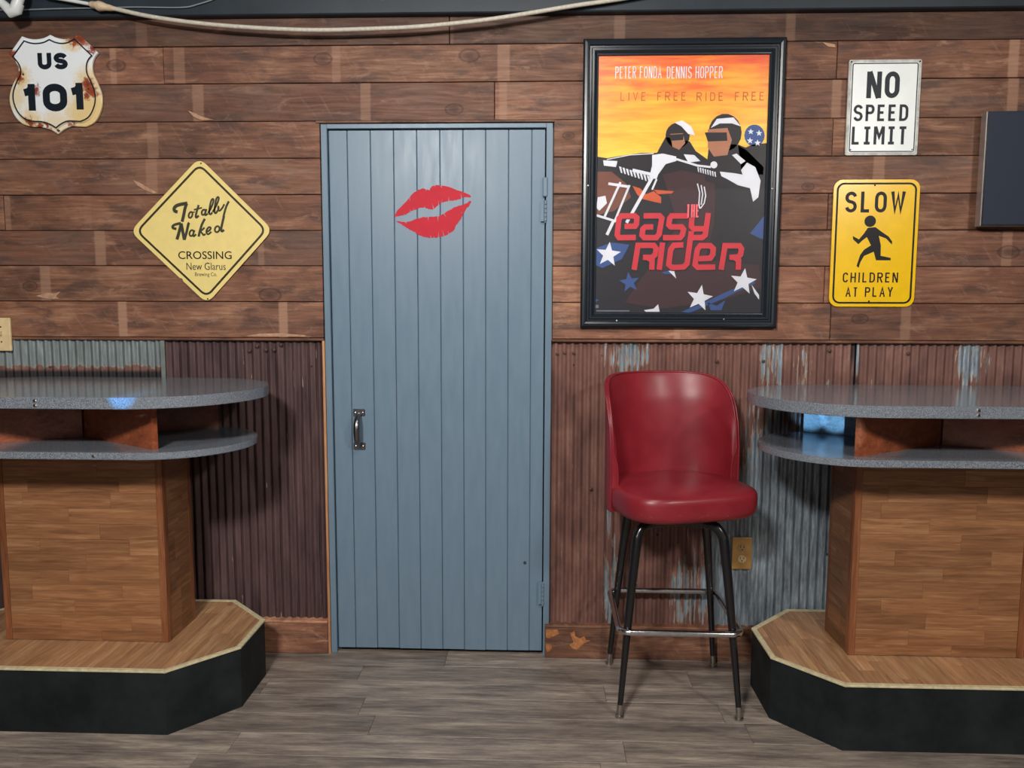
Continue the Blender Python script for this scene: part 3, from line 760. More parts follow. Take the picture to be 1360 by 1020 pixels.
# diamond sign
dm = empty('diamond_sign', (-1.257, -.004, 1.376), 'pale yellow diamond crossing sign with chipped edge, left of the door', 'sign')
dc = [(-1.269,1.910),(-1.000,1.645),(-1.259,1.370),(-1.543,1.640)][::-1]
def rounded(poly, r, n=6):
    out = []; m = len(poly)
    for i in range(m):
        a = Vector(poly[i-1]); b = Vector(poly[i]); c = Vector(poly[(i+1) % m])
        u = (a-b).normalized(); v = (c-b).normalized()
        p0 = b+u*r; p1 = b+v*r
        for k in range(n+1):
            t = k/n; q = p0*(1-t)**2+b*2*t*(1-t)+p1*t*t; out.append((q.x, q.y))
    return out
if sum(dc[i-1][0]*dc[i][1]-dc[i][0]*dc[i-1][1] for i in range(4)) < 0: dc = dc[::-1]
dpoly = rounded(dc, .036)
# chip in the lower left edge
chip = W(160+385/4.636, 200+790/4.636, -.008); k = None
full = dpoly[:]
best = None
for i in range(len(full)):
    a = Vector(full[i]); b = Vector(full[(i+1) % len(full)]); c = Vector(chip)
    if (b-a).length > .1:
        t = (c-a).dot(b-a)/(b-a).length_squared
        if 0 < t < 1:
            d = ((a+(b-a)*t)-c).length
            if best is None or d < best[0]: best = (d, i, t, a, b)
_, i, t, a, b = best; e = (b-a).normalized(); nn = Vector((-e.y, e.x)); p = a+(b-a)*t
full[i+1:i+1] = [tuple(p-e*.010), tuple(p-e*.004+nn*.004), tuple(p+e*.003+nn*.002), tuple(p+e*.006)]
mb = MB(); mb.add(*prism_y(full, -.0085, -.0055)); mb.build('sign_plate', SIGNY, dm)
# bolts standing the plate off the boards
studs('screw', [W(a, b, -.008) for a, b in ((267,217),(276,397))], [(.003,0),(.003,-.0095),(.001,-.010)], DARK, dm)
mb = MB(); ribbon(mb, offset(rounded(dc, .036), .0175) if False else rounded([tuple(p) for p in offset(dc, .0185)], .030), .0078, -.0090, -.0084, True); mb.build('border_line', plain('olive_black_ink', srgb(52,44,22), .4), dm)
def DP(q): return W(160+q[0]/4.636, 200+q[1]/4.636, -.0085)
SINK = plain('faded_script_ink', srgb(58,56,38), .4)
def ell(cx, cy, rx, ry, tilt=0, a0=0, a1=360, n=14):
    o_ = []
    for k in range(n+1):
        a = radians(a0+(a1-a0)*k/n); x = rx*cos(a); y = ry*sin(a); tt = radians(tilt)
        o_.append((cx+x*cos(tt)-y*sin(tt), cy+x*sin(tt)+y*cos(tt)))
    return o_
scr = [([(352,378),(335,372),(331,356),(345,340),(372,331),(412,324)], 13), ([(408,326),(398,355),(390,395),(380,438)], 12),
 (ell(432,396,11,19,18), 7), ([(446,380),(458,378)], 5), ([(482,335),(470,375),(464,405),(470,412),(482,400)], 8), ([(452,365),(502,352)], 6),
 (ell(512,380,11,17,18), 7), ([(530,360),(522,388),(524,398),(538,388)], 7),
 ([(540,385),(562,345),(574,308),(568,298),(558,312),(550,350),(547,385),(556,392),(566,380)], 7),
 ([(568,378),(592,335),(606,296),(600,286),(590,300),(582,340),(580,378),(588,385),(600,368)], 7),
 ([(604,340),(602,362),(612,370),(628,352),(640,330)], 7), ([(668,312),(652,345),(640,385),(634,412)], 8), ([(600,366),(608,350)], 6),
 ([(345,482),(325,478),(322,466),(338,455),(372,447)], 10), ([(375,447),(362,500),(348,548)], 12), ([(374,448),(384,500),(394,550)], 12), ([(394,550),(408,500),(418,455),(424,444)], 10),
 (ell(438,508,12,19,18), 7), ([(456,490),(448,518),(452,528),(466,515)], 7),
 ([(520,420),(502,455),(488,500),(482,530)], 9), ([(518,474),(506,486),(494,498),(504,510),(512,520),(524,514)], 7),
 ([(532,500),(550,490),(556,476),(545,472),(532,488),(530,506),(541,515),(560,500)], 7),
 (ell(596,484,14,19,18), 7), ([(638,402),(628,445),(620,485),(626,497),(638,488)], 9)]
mb = MB()
for pts, t in scr:
    q = [DP((v.x, v.y)) for v in spline([(a, b, 0) for a, b in pts], 3)] if len(pts) < 12 else [DP(p) for p in pts]
    ribbon(mb, q, t*1.55/4.636*.00287, -.0091, -.0084)
mb.build('script_lettering', SINK, dm)
def fb(x0, y0, x1, y1): a = DP((x0, y1)); b = DP((x1, y0)); return a[0], b[0], a[1], b[1]
fonttext('lettering', 'CROSSING', *fb(357,620,684,668), -.0091, INK, dm, bold=.004)
fonttext('lettering', 'New Glarus', *fb(407,690,647,735), -.0091, SINK, dm)
fonttext('lettering', 'Brewing Co.', *fb(460,750,594,780), -.0091, SINK, dm)

# NO SPEED LIMIT
ns = empty('speed_sign', (1.22, -.004, 1.908), 'white rectangular metal sign reading NO SPEED LIMIT', 'sign')
x0, x1, z0, z1 = 1.097, 1.352, 1.909, 2.241
mb = MB(); mb.add(*prism_y(rrect(x0, x1, z0, z1, .006, 3), -.010, -.004)); mb.build('sign_edge', SIGNE, ns)
mb = MB(); mb.add(*prism_y(rrect(x0+.010, x1-.010, z0+.009, z1-.010, .006, 3), -.0118, -.009)); mb.build('sign_plate', SIGNW, ns)
mb = MB(); ribbon(mb, rrect(x0+.0135, x1-.0135, z0+.0125, z1-.0135, .005, 3), .0034, -.0125, -.0117, True); mb.build('border_line', INKB, ns)
def NP(x, y): return W(1110+x/7.03, 70+y/7.03, -.012)
def zbox(P, x0, y0, x1, y1): a = P(x0, y1); b = P(x1, y0); return a[0], b[0], a[1], b[1]
for s, bx_, t, gp in (('NO', (284,175,602,425), .0160, .30), ('SPEED', (163,483,680,640), .0088, .42), ('LiMiT', (146,688,670,858), .0092, .32)):
    mb = MB(); text(mb, s, *zbox(NP, *bx_), t, -.0132, -.0117, gp); mb.build('lettering', INKB, ns)
studs('nail', ((x0+.008, z1-.007), (x1-.007, z1-.007), (x0+.018, z0+.019), (x1-.019, z0+.019)), [(.0025,-.009),(.0025,-.0130),(.001,-.0134)], DARK, ns)

# SLOW children at play
sl = empty('playing_children_sign', (1.217, -.004, 1.366), 'bright yellow SLOW CHILDREN AT PLAY sign with running figure', 'sign')
x0, x1, z0, z1 = 1.063, 1.370, 1.366, 1.823
mb = MB(); mb.add(*prism_y(rrect(x0, x1, z0, z1, .032, 7), -.009, -.005)); mb.build('sign_plate', SIGNS, sl)
mb = MB(); ribbon(mb, rrect(x0+.014, x1-.014, z0+.014, z1-.014, .024, 7), .0066, -.0096, -.0089, True); mb.build('border_line', INK, sl)
def QP(x, y): return W(1090+x/5.514, 230+y/5.514, -.009)
for s, bx_, t, gp in (('SLOW', (176,134,624,288), .0115, .42), ('CHILDREN', (160,728,568,800), .0048, .5), ('AT', (180,835,272,905), .0048, .5), ('PLAY', (322,835,530,905), .0048, .5)):
    mb = MB(); text(mb, s, *zbox(QP, *bx_), t, -.0097, -.0089, gp); mb.build('lettering', INK, sl)
mb = MB(); fig = [(345,400),(400,395),(440,425),(495,462),(523,500),(521,523),(478,478),(425,458),(440,530),(438,605),(512,620),(512,638),(405,638),(388,575),(318,605),(290,650),(278,692),(262,680),(288,600),(318,560),(368,528),(338,468),(308,490),(275,520),(238,485),(235,460),(280,485),(318,440)]
mb.add(*prism_y([QP(*p) for p in fig], -.0097, -.0089)); hc = QP(362, 352)
mb.add(*prism_y([(hc[0]+.0205*cos(a*pi/12), hc[1]+.0205*sin(a*pi/12)) for a in range(24)], -.0097, -.0089)); mb.build('running_figure', INK, sl)
studs('screw', [W(a, b, -.009) for a, b in ((1162,246),(1154,400))], [(.003,0),(.003,-.0100),(.001,-.0106)], DARK, sl)

# ------------------------------------------------------------------ poster
po = empty('framed_poster', (.511, -.002, 1.286), 'large film poster in black moulded frame above the red stool', 'poster')
OX0, OX1, OZ0, OZ1 = .151, .872, 1.286, 2.318
prof = [(0,-.002),(0,-.020),(.006,-.026),(.014,-.0275),(.021,-.025),(.024,-.0195),(.030,-.0195),(.033,-.024),(.040,-.024),(.046,-.019),(.050,-.0155),(.054,-.0150),(.056,-.0120),(.056,-.002)]
def rail(p0, p1, inward, nm='frame_rail'):
    "mitred moulding from corner p0 to p1"
    p0 = Vector(p0); p1 = Vector(p1); e = (p1-p0).normalized(); iv = Vector(inward)
    vs = [(p0.x+iv.x*d+e.x*d, y, p0.y+iv.y*d+e.y*d) for d, y in prof]+[(p1.x+iv.x*d-e.x*d, y, p1.y+iv.y*d-e.y*d) for d, y in prof]
    n = len(prof)
    return autosm(mk(nm, vs, [tuple(range(n)), tuple(range(2*n-1,n-1,-1))]+[(i,(i+1) % n,n+(i+1) % n,n+i) for i in range(n)], FRAMEM, po), 25)
rail((OX0,OZ0),(OX1,OZ0),(0,1)); rail((OX0,OZ1),(OX1,OZ1),(0,-1)); rail((OX0,OZ0),(OX0,OZ1),(1,0)); rail((OX1,OZ0),(OX1,OZ1),(-1,0))
studs('screw', [W(a, b, -.02) for a, b in ((781,247),(1025,251),(819,426),(961,424))], [(.0032,-.018),(.003,-.0285),(.001,-.029)], STEEL, po)
IX0, IX1, IZ0, IZ1 = .207, .816, 1.342, 2.262
def mat_sky():
    q = NT('printed_sunset', .35, 0, .5); co = q.co(); X, Y, Z = q.sep(co)
    b = q.noise(q.mp(co, (3, 1, 26)), 1.6, 4, .6, .3); b2 = q.noise(q.mp(co, (8, 1, 70)), 1.4, 3)
    k = q.math('ADD', q.math('ADD', q.math('MULTIPLY', q.rng(Z, 2.262, 1.83), .55), q.math('MULTIPLY', b, .75)), q.math('MULTIPLY', b2, .15))
    q.col(q.ramp(k, [(.30, srgb(226,86,60)), (.47, srgb(236,118,58)), (.60, srgb(242,160,60)), (.76, srgb(246,186,62)), (.95, srgb(250,214,80))])); return q.m
SKY = mat_sky()
box('poster_sheet', IX0-.003, IX1+.003, -.0078, -.0070, IZ0-.003, IZ1+.003, SKY, po)
def flat(c, nm): return plain(nm, srgb(*c), .4, 0, .4, .05, 20)
PK = flat((36,32,38), 'printed_black'); PD = flat((66,40,44), 'printed_maroon'); PW = flat((226,228,236), 'printed_white'); PN = flat((56,84,142), 'printed_blue')
PO = flat((206,92,52), 'printed_orange'); PT = flat((176,120,92), 'printed_tan'); PR = flat((206,52,64), 'printed_red'); PG = flat((120,126,140), 'printed_grey'); PB = flat((120,72,56), 'printed_brown')
def art(name, polys, mat, lay):
    mb = MB(); y0 = -.0078-.00035*lay
    for pl in polys:
        q = [W(a, b, -.008) for a, b in pl]
        q = [(min(max(x, IX0-.002), IX1+.002), min(max(z, IZ0-.002), IZ1+.002)) for x, z in q]
        mb.add(*prism_y(q, y0, y0+.0003))
    return mb.build(name, mat, po)
def circ(cx, cy, rx, ry=None, n=18): ry = ry or rx; return [(cx+rx*cos(2*pi*k/n), cy+ry*sin(2*pi*k/n)) for k in range(n)]
def star(cx, cy, r, rot=0, sq=1.):
    return [(cx+(r if k % 2 == 0 else r*.42)*cos(radians(-90+36*k+rot)), cy+sq*(r if k % 2 == 0 else r*.42)*sin(radians(-90+36*k+rot))) for k in range(10)]
# dark lower mass: hills and two generic helmeted riders in silhouette
art('printed_ground', [[(790,208),(806,210),(830,206),(852,203),(872,203),(880,196),(893,190),(912,192),(926,202),(940,212),(956,208),(968,196),(984,196),(1000,204),(1020,214),(1020,420),(786,420)]], PK, 1)
art('printed_haze', [[(790,228),(812,228),(832,244),(838,262),(816,280),(790,286)]], PB, 2)
art('printed_maroon_field', [[(880,232),(905,226),(948,236),(950,262),(948,300),(936,345),(1008,352),(1016,382),(960,398),(880,410),(830,402),(850,372),(884,330),(900,296)]], PD, 2)
# riders (plain, faceless visored figures)
art('printed_riders', [circ(900,180,16,17), [(884,182),(874,200),(868,222),(934,224),(926,204),(916,188)], circ(963,176,22,25), [(980,192),(990,196),(1000,192),(1020,190),(1020,232),(985,232)], [(942,190),(936,240),(1012,262),(1014,222),(992,200),(978,192)]], PK, 3)
art('printed_faces', [[(890,178),(907,177),(910,190),(902,199),(893,195)], [(940,172),(966,170),(972,186),(966,206),(948,208),(940,196)]], PT, 4)
art('printed_visors', [[(888,179),(908,178),(907,186),(891,187)], [(936,176),(965,176),(966,187),(940,188)]], PK, 5)
art('printed_light_shapes', [[(896,163),(906,160),(918,168),(923,180),(914,178),(905,168)],
    [(944,170),(952,158),(974,156),(984,168),(972,164),(956,164)],
    [(992,216),(1003,222),(1010,240),(1007,262),(1000,268),(996,250),(980,246),(966,238),(958,234),(956,228),(974,230),(986,232),(984,226)],
    [(972,206),(978,204),(990,214),(984,218)], [(908,205),(922,206),(930,214),(914,216)]], PW, 5)
# motorcycle: forks, bars, fender
bars = [([(866,236),(832,296)], 4.2), ([(872,238),(866,252)], 2.5), ([(824,242),(802,290)], 3), ([(836,246),(817,292)], 2.8), ([(808,244),(834,248)], 3.5), ([(792,286),(818,294)], 3),
        ([(815,293),(806,312)], 4), ([(806,212),(836,206),(868,204)], 1.2), ([(878,208),(900,212),(926,220),(944,222)], 2.6), ([(840,226),(866,232)], 4)]
mb = MB()
for pts, t in bars: ribbon(mb, [W(a, b, -.008) for a, b in pts], t*.00275, -.0078-.00175-.0006, -.0078-.0006)
for pl in ([(866,206),(880,204),(898,208),(898,214),(884,218),(874,232),(872,238),(862,236),(866,220)], circ(948,219,4.6), [(794,262),(804,260),(806,270),(796,280),(792,276)], [(801,213),(820,214),(818,222),(802,220)]):
    mb.add(*prism_y([W(a, b, -.008) for a, b in pl], -.0078-.0021, -.0078-.0008))
rr_ = random.Random(8)
for k in range(9):
    x = 822+k*4.6; yv = 221+k*1.5
    mb.add(*prism_y([W(a, b, -.008) for a, b in ((x,yv),(x+3,yv+.8),(x+4.6,yv+9),(x+2.6,yv+8.4))], -.0078-.0021, -.0078-.0008))
for k in range(8):
    x = 926+k*3.2; yv = 222+k*.9
    mb.add(*prism_y([W(a, b, -.008) for a, b in ((x,yv),(x+1.8,yv),(x+2.4,yv+7),(x+1.0,yv+6))], -.0078-.0021, -.0078-.0008))
mb.build('printed_motorcycle', PW, po)
art('printed_flames', [[(840,247),(850,250),(858,258),(868,254),(878,262),(878,270),(868,268),(852,264),(846,258)], [(868,252),(895,254),(892,257),(874,258)]], PO, 4)
art('printed_helmet', [circ(1002,180,13.5,14.5)], PN, 3)
art('printed_helmet_stars', [star(997,175,4.2), star(1008,177,4.4), star(996,187,4.4), star(1006,190,4.6)], PW, 5)
# star-spangled cloth at the bottom
art('printed_blue_cloth', [[(790,330),(812,322),(836,325),(826,344),(800,356),(790,352)], [(1012,290),(1020,286),(1020,318),(1008,316),(996,310)], [(905,414),(930,404),(960,390),(1000,372),(1003,376),(962,396),(915,416)],
    star(836,375,14,-8), [(940,402),(952,406),(963,399),(958,412),(944,412)], [(878,362),(890,359),(896,364),(884,364)], [(790,397),(796,398),(790,402)]], PN, 4)
art('printed_white_stars', [star(808,338,17,6), star(929,396,18,10), star(987,374,18,8), [(855,412),(868,410),(874,404),(876,414),(858,414)], [(888,360),(895,359),(898,370)], [(998,378),(1008,392),(1008,398),(1002,390)]], PW, 5)
for tx, xa, ya, xb, yb, mt, tk, gp in (('PETER FONDA', 817,104.5,879,88, PW, .0032, .34), ('.', 881,98,883,96, PW, .0028, .3), ('DENNIS HOPPER', 885.5,104.5,960,88, PW, .0032, .34),
        ('LIVE FREE', 824,134,911,122, flat((206,108,58), 'printed_faint_orange'), .0030, .7), ('RIDE FREE', 925,134,1015,122, flat((206,108,58), 'printed_faint_orange'), .0030, .7)):
    mb = MB(); a = W(xa, ya, -.008); b = W(xb, yb, -.008); text(mb, tx, a[0], b[0], a[1], b[1], tk, -.0093, -.0084, gp, space=.5 if mt is PW else 1.0); mb.build('lettering', mt, po)
def title(s, xa, ya, xb, yb, t, sh):
    a = W(xa, yb, -.008); b = W(xb, ya, -.008); text(mb, s, a[0], b[0], a[1], b[1], t, -.0104, -.0092, .28, sh)
def ZA(p): return (760+p[0]/4.533, 230+p[1]/4.533)
def ZB(p): return (780+p[0]/9.714, 240+p[1]/9.714)
heavy = [(ZB, [(480,590),(615,588),(632,560),(638,480),(610,455),(440,455),(408,490),(385,700),(410,735),(625,732)]),
 (ZB, [(725,455),(930,452),(960,485),(925,690),(890,735),(735,735),(705,700),(715,625),(745,598),(850,596)]),
 (ZB, [(1300,455),(1085,455),(1060,490),(1050,570),(1075,597),(1215,597),(1240,630),(1225,700),(1195,735),(975,735)]),
 (ZB, [(1348,480),(1340,590),(1370,622),(1525,620)]), (ZB, [(1560,418),(1520,700),(1480,735),(1345,735)]),
 (ZA, [(372,582),(395,435),(490,435),(505,455),(498,490),(480,507),(425,507)]), (ZA, [(452,507),(480,525),(478,582)]), (ZA, [(543,418),(523,582)]),
 (ZA, [(668,432),(610,435),(592,460),(580,550),(600,568),(670,565),(690,545),(716,350)]),
 (ZA, [(760,515),(830,512),(845,490),(848,455),(830,437),(770,437),(752,460),(738,550),(755,567),(860,565)]),
 (ZA, [(895,582),(918,437),(1005,437),(1018,457),(1012,490),(995,505),(945,507)]), (ZA, [(975,507),(1000,525),(998,582)])]
for dx, dy, mt, dyy in ((.9, 1.1, PK, .0006), (0, 0, PR, 0)):
    mb = MB()
    for k, (Z, pts) in enumerate(heavy):
        ribbon(mb, [W(Z(p)[0]+dx, Z(p)[1]+dy, -.008) for p in pts], .0198, -.0110+dyy-.00003*k, -.0100+dyy)
    mb.build('title_lettering' if mt is PR else 'title_shadow', mt, po)
mb = MB(); a = W(911,289,-.008); b = W(929,271.5,-.008); text(mb, 'THE', a[0], b[0], a[1], b[1], .0062, -.0120, -.0110, .3); mb.build('lettering', flat((250,110,120), 'printed_pink'), po)
mb = MB()
for pts in ([(926,244),(929,256),(928,270),(929,277)], [(931,246),(933,258),(931,272)], [(935,248),(937,260),(935,270),(930,277)]): ribbon(mb, [W(a, b, -.008) for a, b in pts], .0042, -.0112, -.0104)
mb.build('printed_smoke', PW, po)
mb = MB(); a = W(792,413.5,-.008); b = W(836,412.2,-.008); mb.add(*boxg(a[0], b[0], -.0092, -.0085, a[1], b[1])); a = W(791,409,-.008); b = W(795,405,-.008); mb.add(*boxg(a[0], b[0], -.0092, -.0085, a[1], b[1])); mb.build('fine_print', PG, po)
def mat_pane():
    m = bpy.data.materials.new('clear_acrylic_pane'); m.use_nodes = True; t = m.node_tree; t.nodes.clear()
    o = t.nodes.new('ShaderNodeOutputMaterial'); mx = t.nodes.new('ShaderNodeMixShader'); tr = t.nodes.new('ShaderNodeBsdfTransparent'); gl = t.nodes.new('ShaderNodeBsdfGlossy')
    gl.inputs['Roughness'].default_value = .03; fr = t.nodes.new('ShaderNodeFresnel'); fr.inputs['IOR'].default_value = 1.45
    bp = t.nodes.new('ShaderNodeBump'); nz = t.nodes.new('ShaderNodeTexNoise'); tc = t.nodes.new('ShaderNodeTexCoord'); mp_ = t.nodes.new('ShaderNodeMapping')
    mp_.inputs['Scale'].default_value = (14, 1, 1.2); nz.inputs['Scale'].default_value = 1.2; bp.inputs['Strength'].default_value = .5; bp.inputs['Distance'].default_value = .003
    L = t.links; L.new(tc.outputs['Object'], mp_.inputs[0]); L.new(mp_.outputs[0], nz.inputs['Vector']); L.new(nz.outputs['Fac'], bp.inputs['Height']); L.new(bp.outputs[0], gl.inputs['Normal'])
    L.new(fr.outputs[0], mx.inputs[0]); L.new(tr.outputs[0], mx.inputs[1]); L.new(gl.outputs[0], mx.inputs[2]); L.new(mx.outputs[0], o.inputs[0]); return m
box('clear_pane', IX0-.004, IX1+.004, -.0138, -.0130, IZ0-.004, IZ1+.004, mat_pane(), po)

# ------------------------------------------------------------------ screen at the right
tv = empty('wall_screen', (1.93, -.02, 1.652), 'flat dark screen panel on the wall at the right', 'television')
box('screen_bezel', 1.5640, 2.30, -.0560, -.020, 1.652, 2.050, SILVER, tv, bev=.002)
box('screen_front', 1.5668, 2.2972, -.0600, -.0560, 1.6535, 2.0485, plain('black_screen_body', srgb(20,22,26), .3), tv)
box('screen_glass', 1.5700, 2.294, -.0612, -.0600, 1.658, 2.046, SCREEN, tv)
box('wall_bracket', 1.80, 2.06, -.020, -.003, 1.75, 1.95, BLACKMET, tv)

# ------------------------------------------------------------------ outlets
oe = empty('duplex_outlet', (.779, .004, .363), 'tan duplex outlet plate on grey corrugated wall beside the stool', 'outlet')
box('cover_plate', .7415, .8165, -.0015, .010, .3630, .4880, BRASSY, oe, bev=.003, seg=2)
for zc in (.4480, .4045):
    mb = MB(); mb.add(*prism_y([(.779+.0165*cos(a), zc+.0142*sin(a)) for a in [k*pi/8 for k in range(16)]], -.0040, -.0010))
    s_ = mb.build('receptacle', IVORY if zc < .42 else plain('shadow_tan_plastic', srgb(160,128,84), .4), oe)  # upper receptacle's shade is put into a darker plastic colour
    mb = MB()
    mb.add(*boxg(.779-.0075, .779-.0055, -.0046, -.0039, zc-.001, zc+.008)); mb.add(*boxg(.779+.0055, .779+.0075, -.0046, -.0039, zc-.001, zc+.008)); mb.add(*ngon_lathe_y(.779, zc-.007, [(.0026,-.0038),(.0026,-.0046)], 8))
    mb.build('slots', DARK, s_)
mb = MB(); mb.add(*ngon_lathe_y(.779, .4262, [(.003,-.001),(.003,-.0030),(.001,-.0034)], 8)); mb.build('centre_screw', STEEL, oe)
ls = empty('light_switch', (-2.062, -.002, 1.187), 'ivory switch plate on the boards at the left edge', 'switch')
box('cover_plate', -2.100, -2.026, -.014, -.003, 1.187, 1.314, plain('aged_ivory_plate', srgb(226,200,152), .4), ls, bev=.003, seg=2)
mb = MB(); mb.add(*boxg(-2.066, -2.058, -.022, -.0135, 1.247, 1.262)); mb.build('toggle', IVORY, ls)
studs('screw', [(-2.062, z) for z in (1.222, 1.279)], [(.003,-.0135),(.003,-.0150),(.001,-.0155)], DARK, ls)

# ------------------------------------------------------------------ cord and pipe at the top
def R3(px, py, Y): x, z = W(px, py, Y); return (x, Y, z)
cord = empty('hanging_cord', R3(420, 40, -.062), 'cream cord sagging below the ceiling across the top of the wall', 'cord')
pts = [R3(150,11,-.062), R3(200,22,-.062), R3(265,31,-.062), R3(340,37,-.062), R3(420,40,-.062), R3(500,38,-.062), R3(560,35,-.062), R3(640,27,-.062), R3(700,18,-.062), R3(760,8,-.062), R3(822,-1,-.058), R3(900,-14,-.052), R3(990,-28,-.036)]
tube('cord_length', spline(pts, 5), .0075, ROPE, cord, 10)
kp = [R3(118,5,-.062), R3(122,6,-.062), R3(127,7,-.062), R3(131,8,-.062), R3(136,8.5,-.062), R3(141,9.5,-.062), R3(146,10.5,-.062), R3(152,11.5,-.062)]
tube('knot', kp, [.006,.012,.013,.018,.016,.012,.011,.008], plain('yellowed_tape', srgb(200,180,150), .5, 0, .4, .2, 60), cord, 10)
tube('white_rod', [R3(60,-5,-.062), R3(84,-1,-.062), R3(120,5.5,-.062)], .0062, PVC, cord, 10)
tube('rod_hook', [R3(60,-5,-.062), R3(50,-20,-.055), R3(48,-36,-.037)], .0062, PVC, cord, 10)
wire = [R3(-40,14,-.041), R3(30,13,-.041), R3(80,11.5,-.041), R3(130,10.5,-.041), R3(180,9.5,-.041), R3(240,10,-.041), R3(262,6,-.041), R3(290,-4,-.041), R3(320,-24,-.040)]
wo = tube('thin_wire', spline(wire, 5), .0028, plain('dusty_grey_wire', srgb(120,128,132), .5), None, 8)
tag(wo, 'thin grey wire running along the dark beam above the shield sign', 'wire')
pe = empty('pipe_elbow', R3(18, 18, -.1), 'white plastic pipe elbow at the top left corner', 'pipe')
tube('pipe_run', [R3(30,-42,-.10), R3(27,-6,-.10), R3(22,9,-.10)], .0165, PVC, pe, 16)
tube('elbow_body', [R3(24,4,-.10), R3(21,13,-.10), R3(15,16,-.10), R3(6,7,-.10), R3(-2,0,-.10)], [.020,.021,.020,.016,.013], PVC, pe, 16)

# ------------------------------------------------------------------ bar tables
def clip(poly, conv):
    "clip polygon by convex ccw polygon"
    out = poly
    n = len(conv)
    for i in range(n):
        a = conv[i]; b = conv[(i+1) % n]; inp = out; out = []
        if not inp: break
        def side(p): return (b[0]-a[0])*(p[1]-a[1])-(b[1]-a[1])*(p[0]-a[0])
        for k in range(len(inp)):
            p, q = inp[k-1], inp[k]; sp, sq = side(p), side(q)
            if (sp >= 0) != (sq >= 0):
                t = sp/(sp-sq); out.append((p[0]+t*(q[0]-p[0]), p[1]+t*(q[1]-p[1])))
            if sq >= 0: out.append(q)
    return out
def stadium(cx, hl, y0, y1, n=22):
    r = (y1-y0)/2; yc = (y0+y1)/2; o_ = []
    for k in range(n+1): a = -pi/2+pi*k/n; o_.append((cx+hl-r+r*cos(a), yc+r*sin(a)))
    for k in range(n+1): a = pi/2+pi*k/n; o_.append((cx-hl+r+r*cos(a), yc+r*sin(a)))
    return o_
FR = [[.06,.66],[.62],[.16,.76],[.12,.70],[.42],[.62],[.22,.81],[.52],[.40],[.15,.75],[.43],[.33,.8],[.6]]
def platform(cx, name, label, side):
    e = empty(name, (cx, -.30, 0), label, 'platform', 'bar platforms')
    H = .212; fy = -.607; by = -.014
    oc = [(cx-.375,fy),(cx+.375,fy),(cx+.545,-.425),(cx+.545,-.195),(cx+.365,by),(cx-.365,by),(cx-.545,-.195),(cx-.545,-.425)]
    inn = [(cx+(x-cx)*.985, -.30+(y+.30)*.975) for x, y in oc]
    for i in range(8):
        a = Vector(oc[i]); b = Vector(oc[(i+1) % 8]); c = Vector(inn[(i+1) % 8]); d = Vector(inn[i])
        bevel_prism_z('fascia_panel', [tuple(a), tuple(b), tuple(c), tuple(d)], 0, H-.006, .001, STEP, e, 1)
    core = [(cx+(x-cx)*.984, -.30+(y+.30)*.974) for x, y in oc]
    mk('base_box', *prism_z(core, .002, H-.0062), STEP, e)
    t = .015
    for i in range(8):
        a, b = Vector(oc[i]), Vector(oc[(i+1) % 8]); q = offset(oc, t); ou = offset(oc, -.003)
        bevel_prism_z('edge_strip', [ou[i], ou[(i+1) % 8], q[(i+1) % 8], q[i]], H-.0060, H+.0012, .0012, CREAMT, e, 1)
    ic = offset(oc, t+.0004); rr = random.Random(7 if side < 0 else 8)
    w = .0535; x = cx-.56; j = 0
    while x < cx+.56:
        y = fy-rr.uniform(0, .28)
        while y < by:
            L = rr.choice((.16, .24, .32, .40))
            poly = clip([(x+.0003,y+.0003),(x+w-.0003,y+.0003),(x+w-.0003,y+L-.0003),(x+.0003,y+L-.0003)], ic)
            y += L
            if len(poly) < 3: continue
            # drop near-duplicate points
            pp = [p for k, p in enumerate(poly) if hypot(p[0]-poly[k-1][0], p[1]-poly[k-1][1]) > 1e-5]
            if len(pp) < 3: continue
            ar = abs(sum(pp[k-1][0]*pp[k][1]-pp[k][0]*pp[k-1][1] for k in range(len(pp))))/2
            if ar < 2e-5: continue
            o = mk('deck_strip', *prism_z(pp, H-.0060, H+.0002*(rr.random())), STRIPY, e); setp(o, seed=rr.uniform(0, 30), tone=rr.uniform(.84, 1.1))
        x += w
    return e
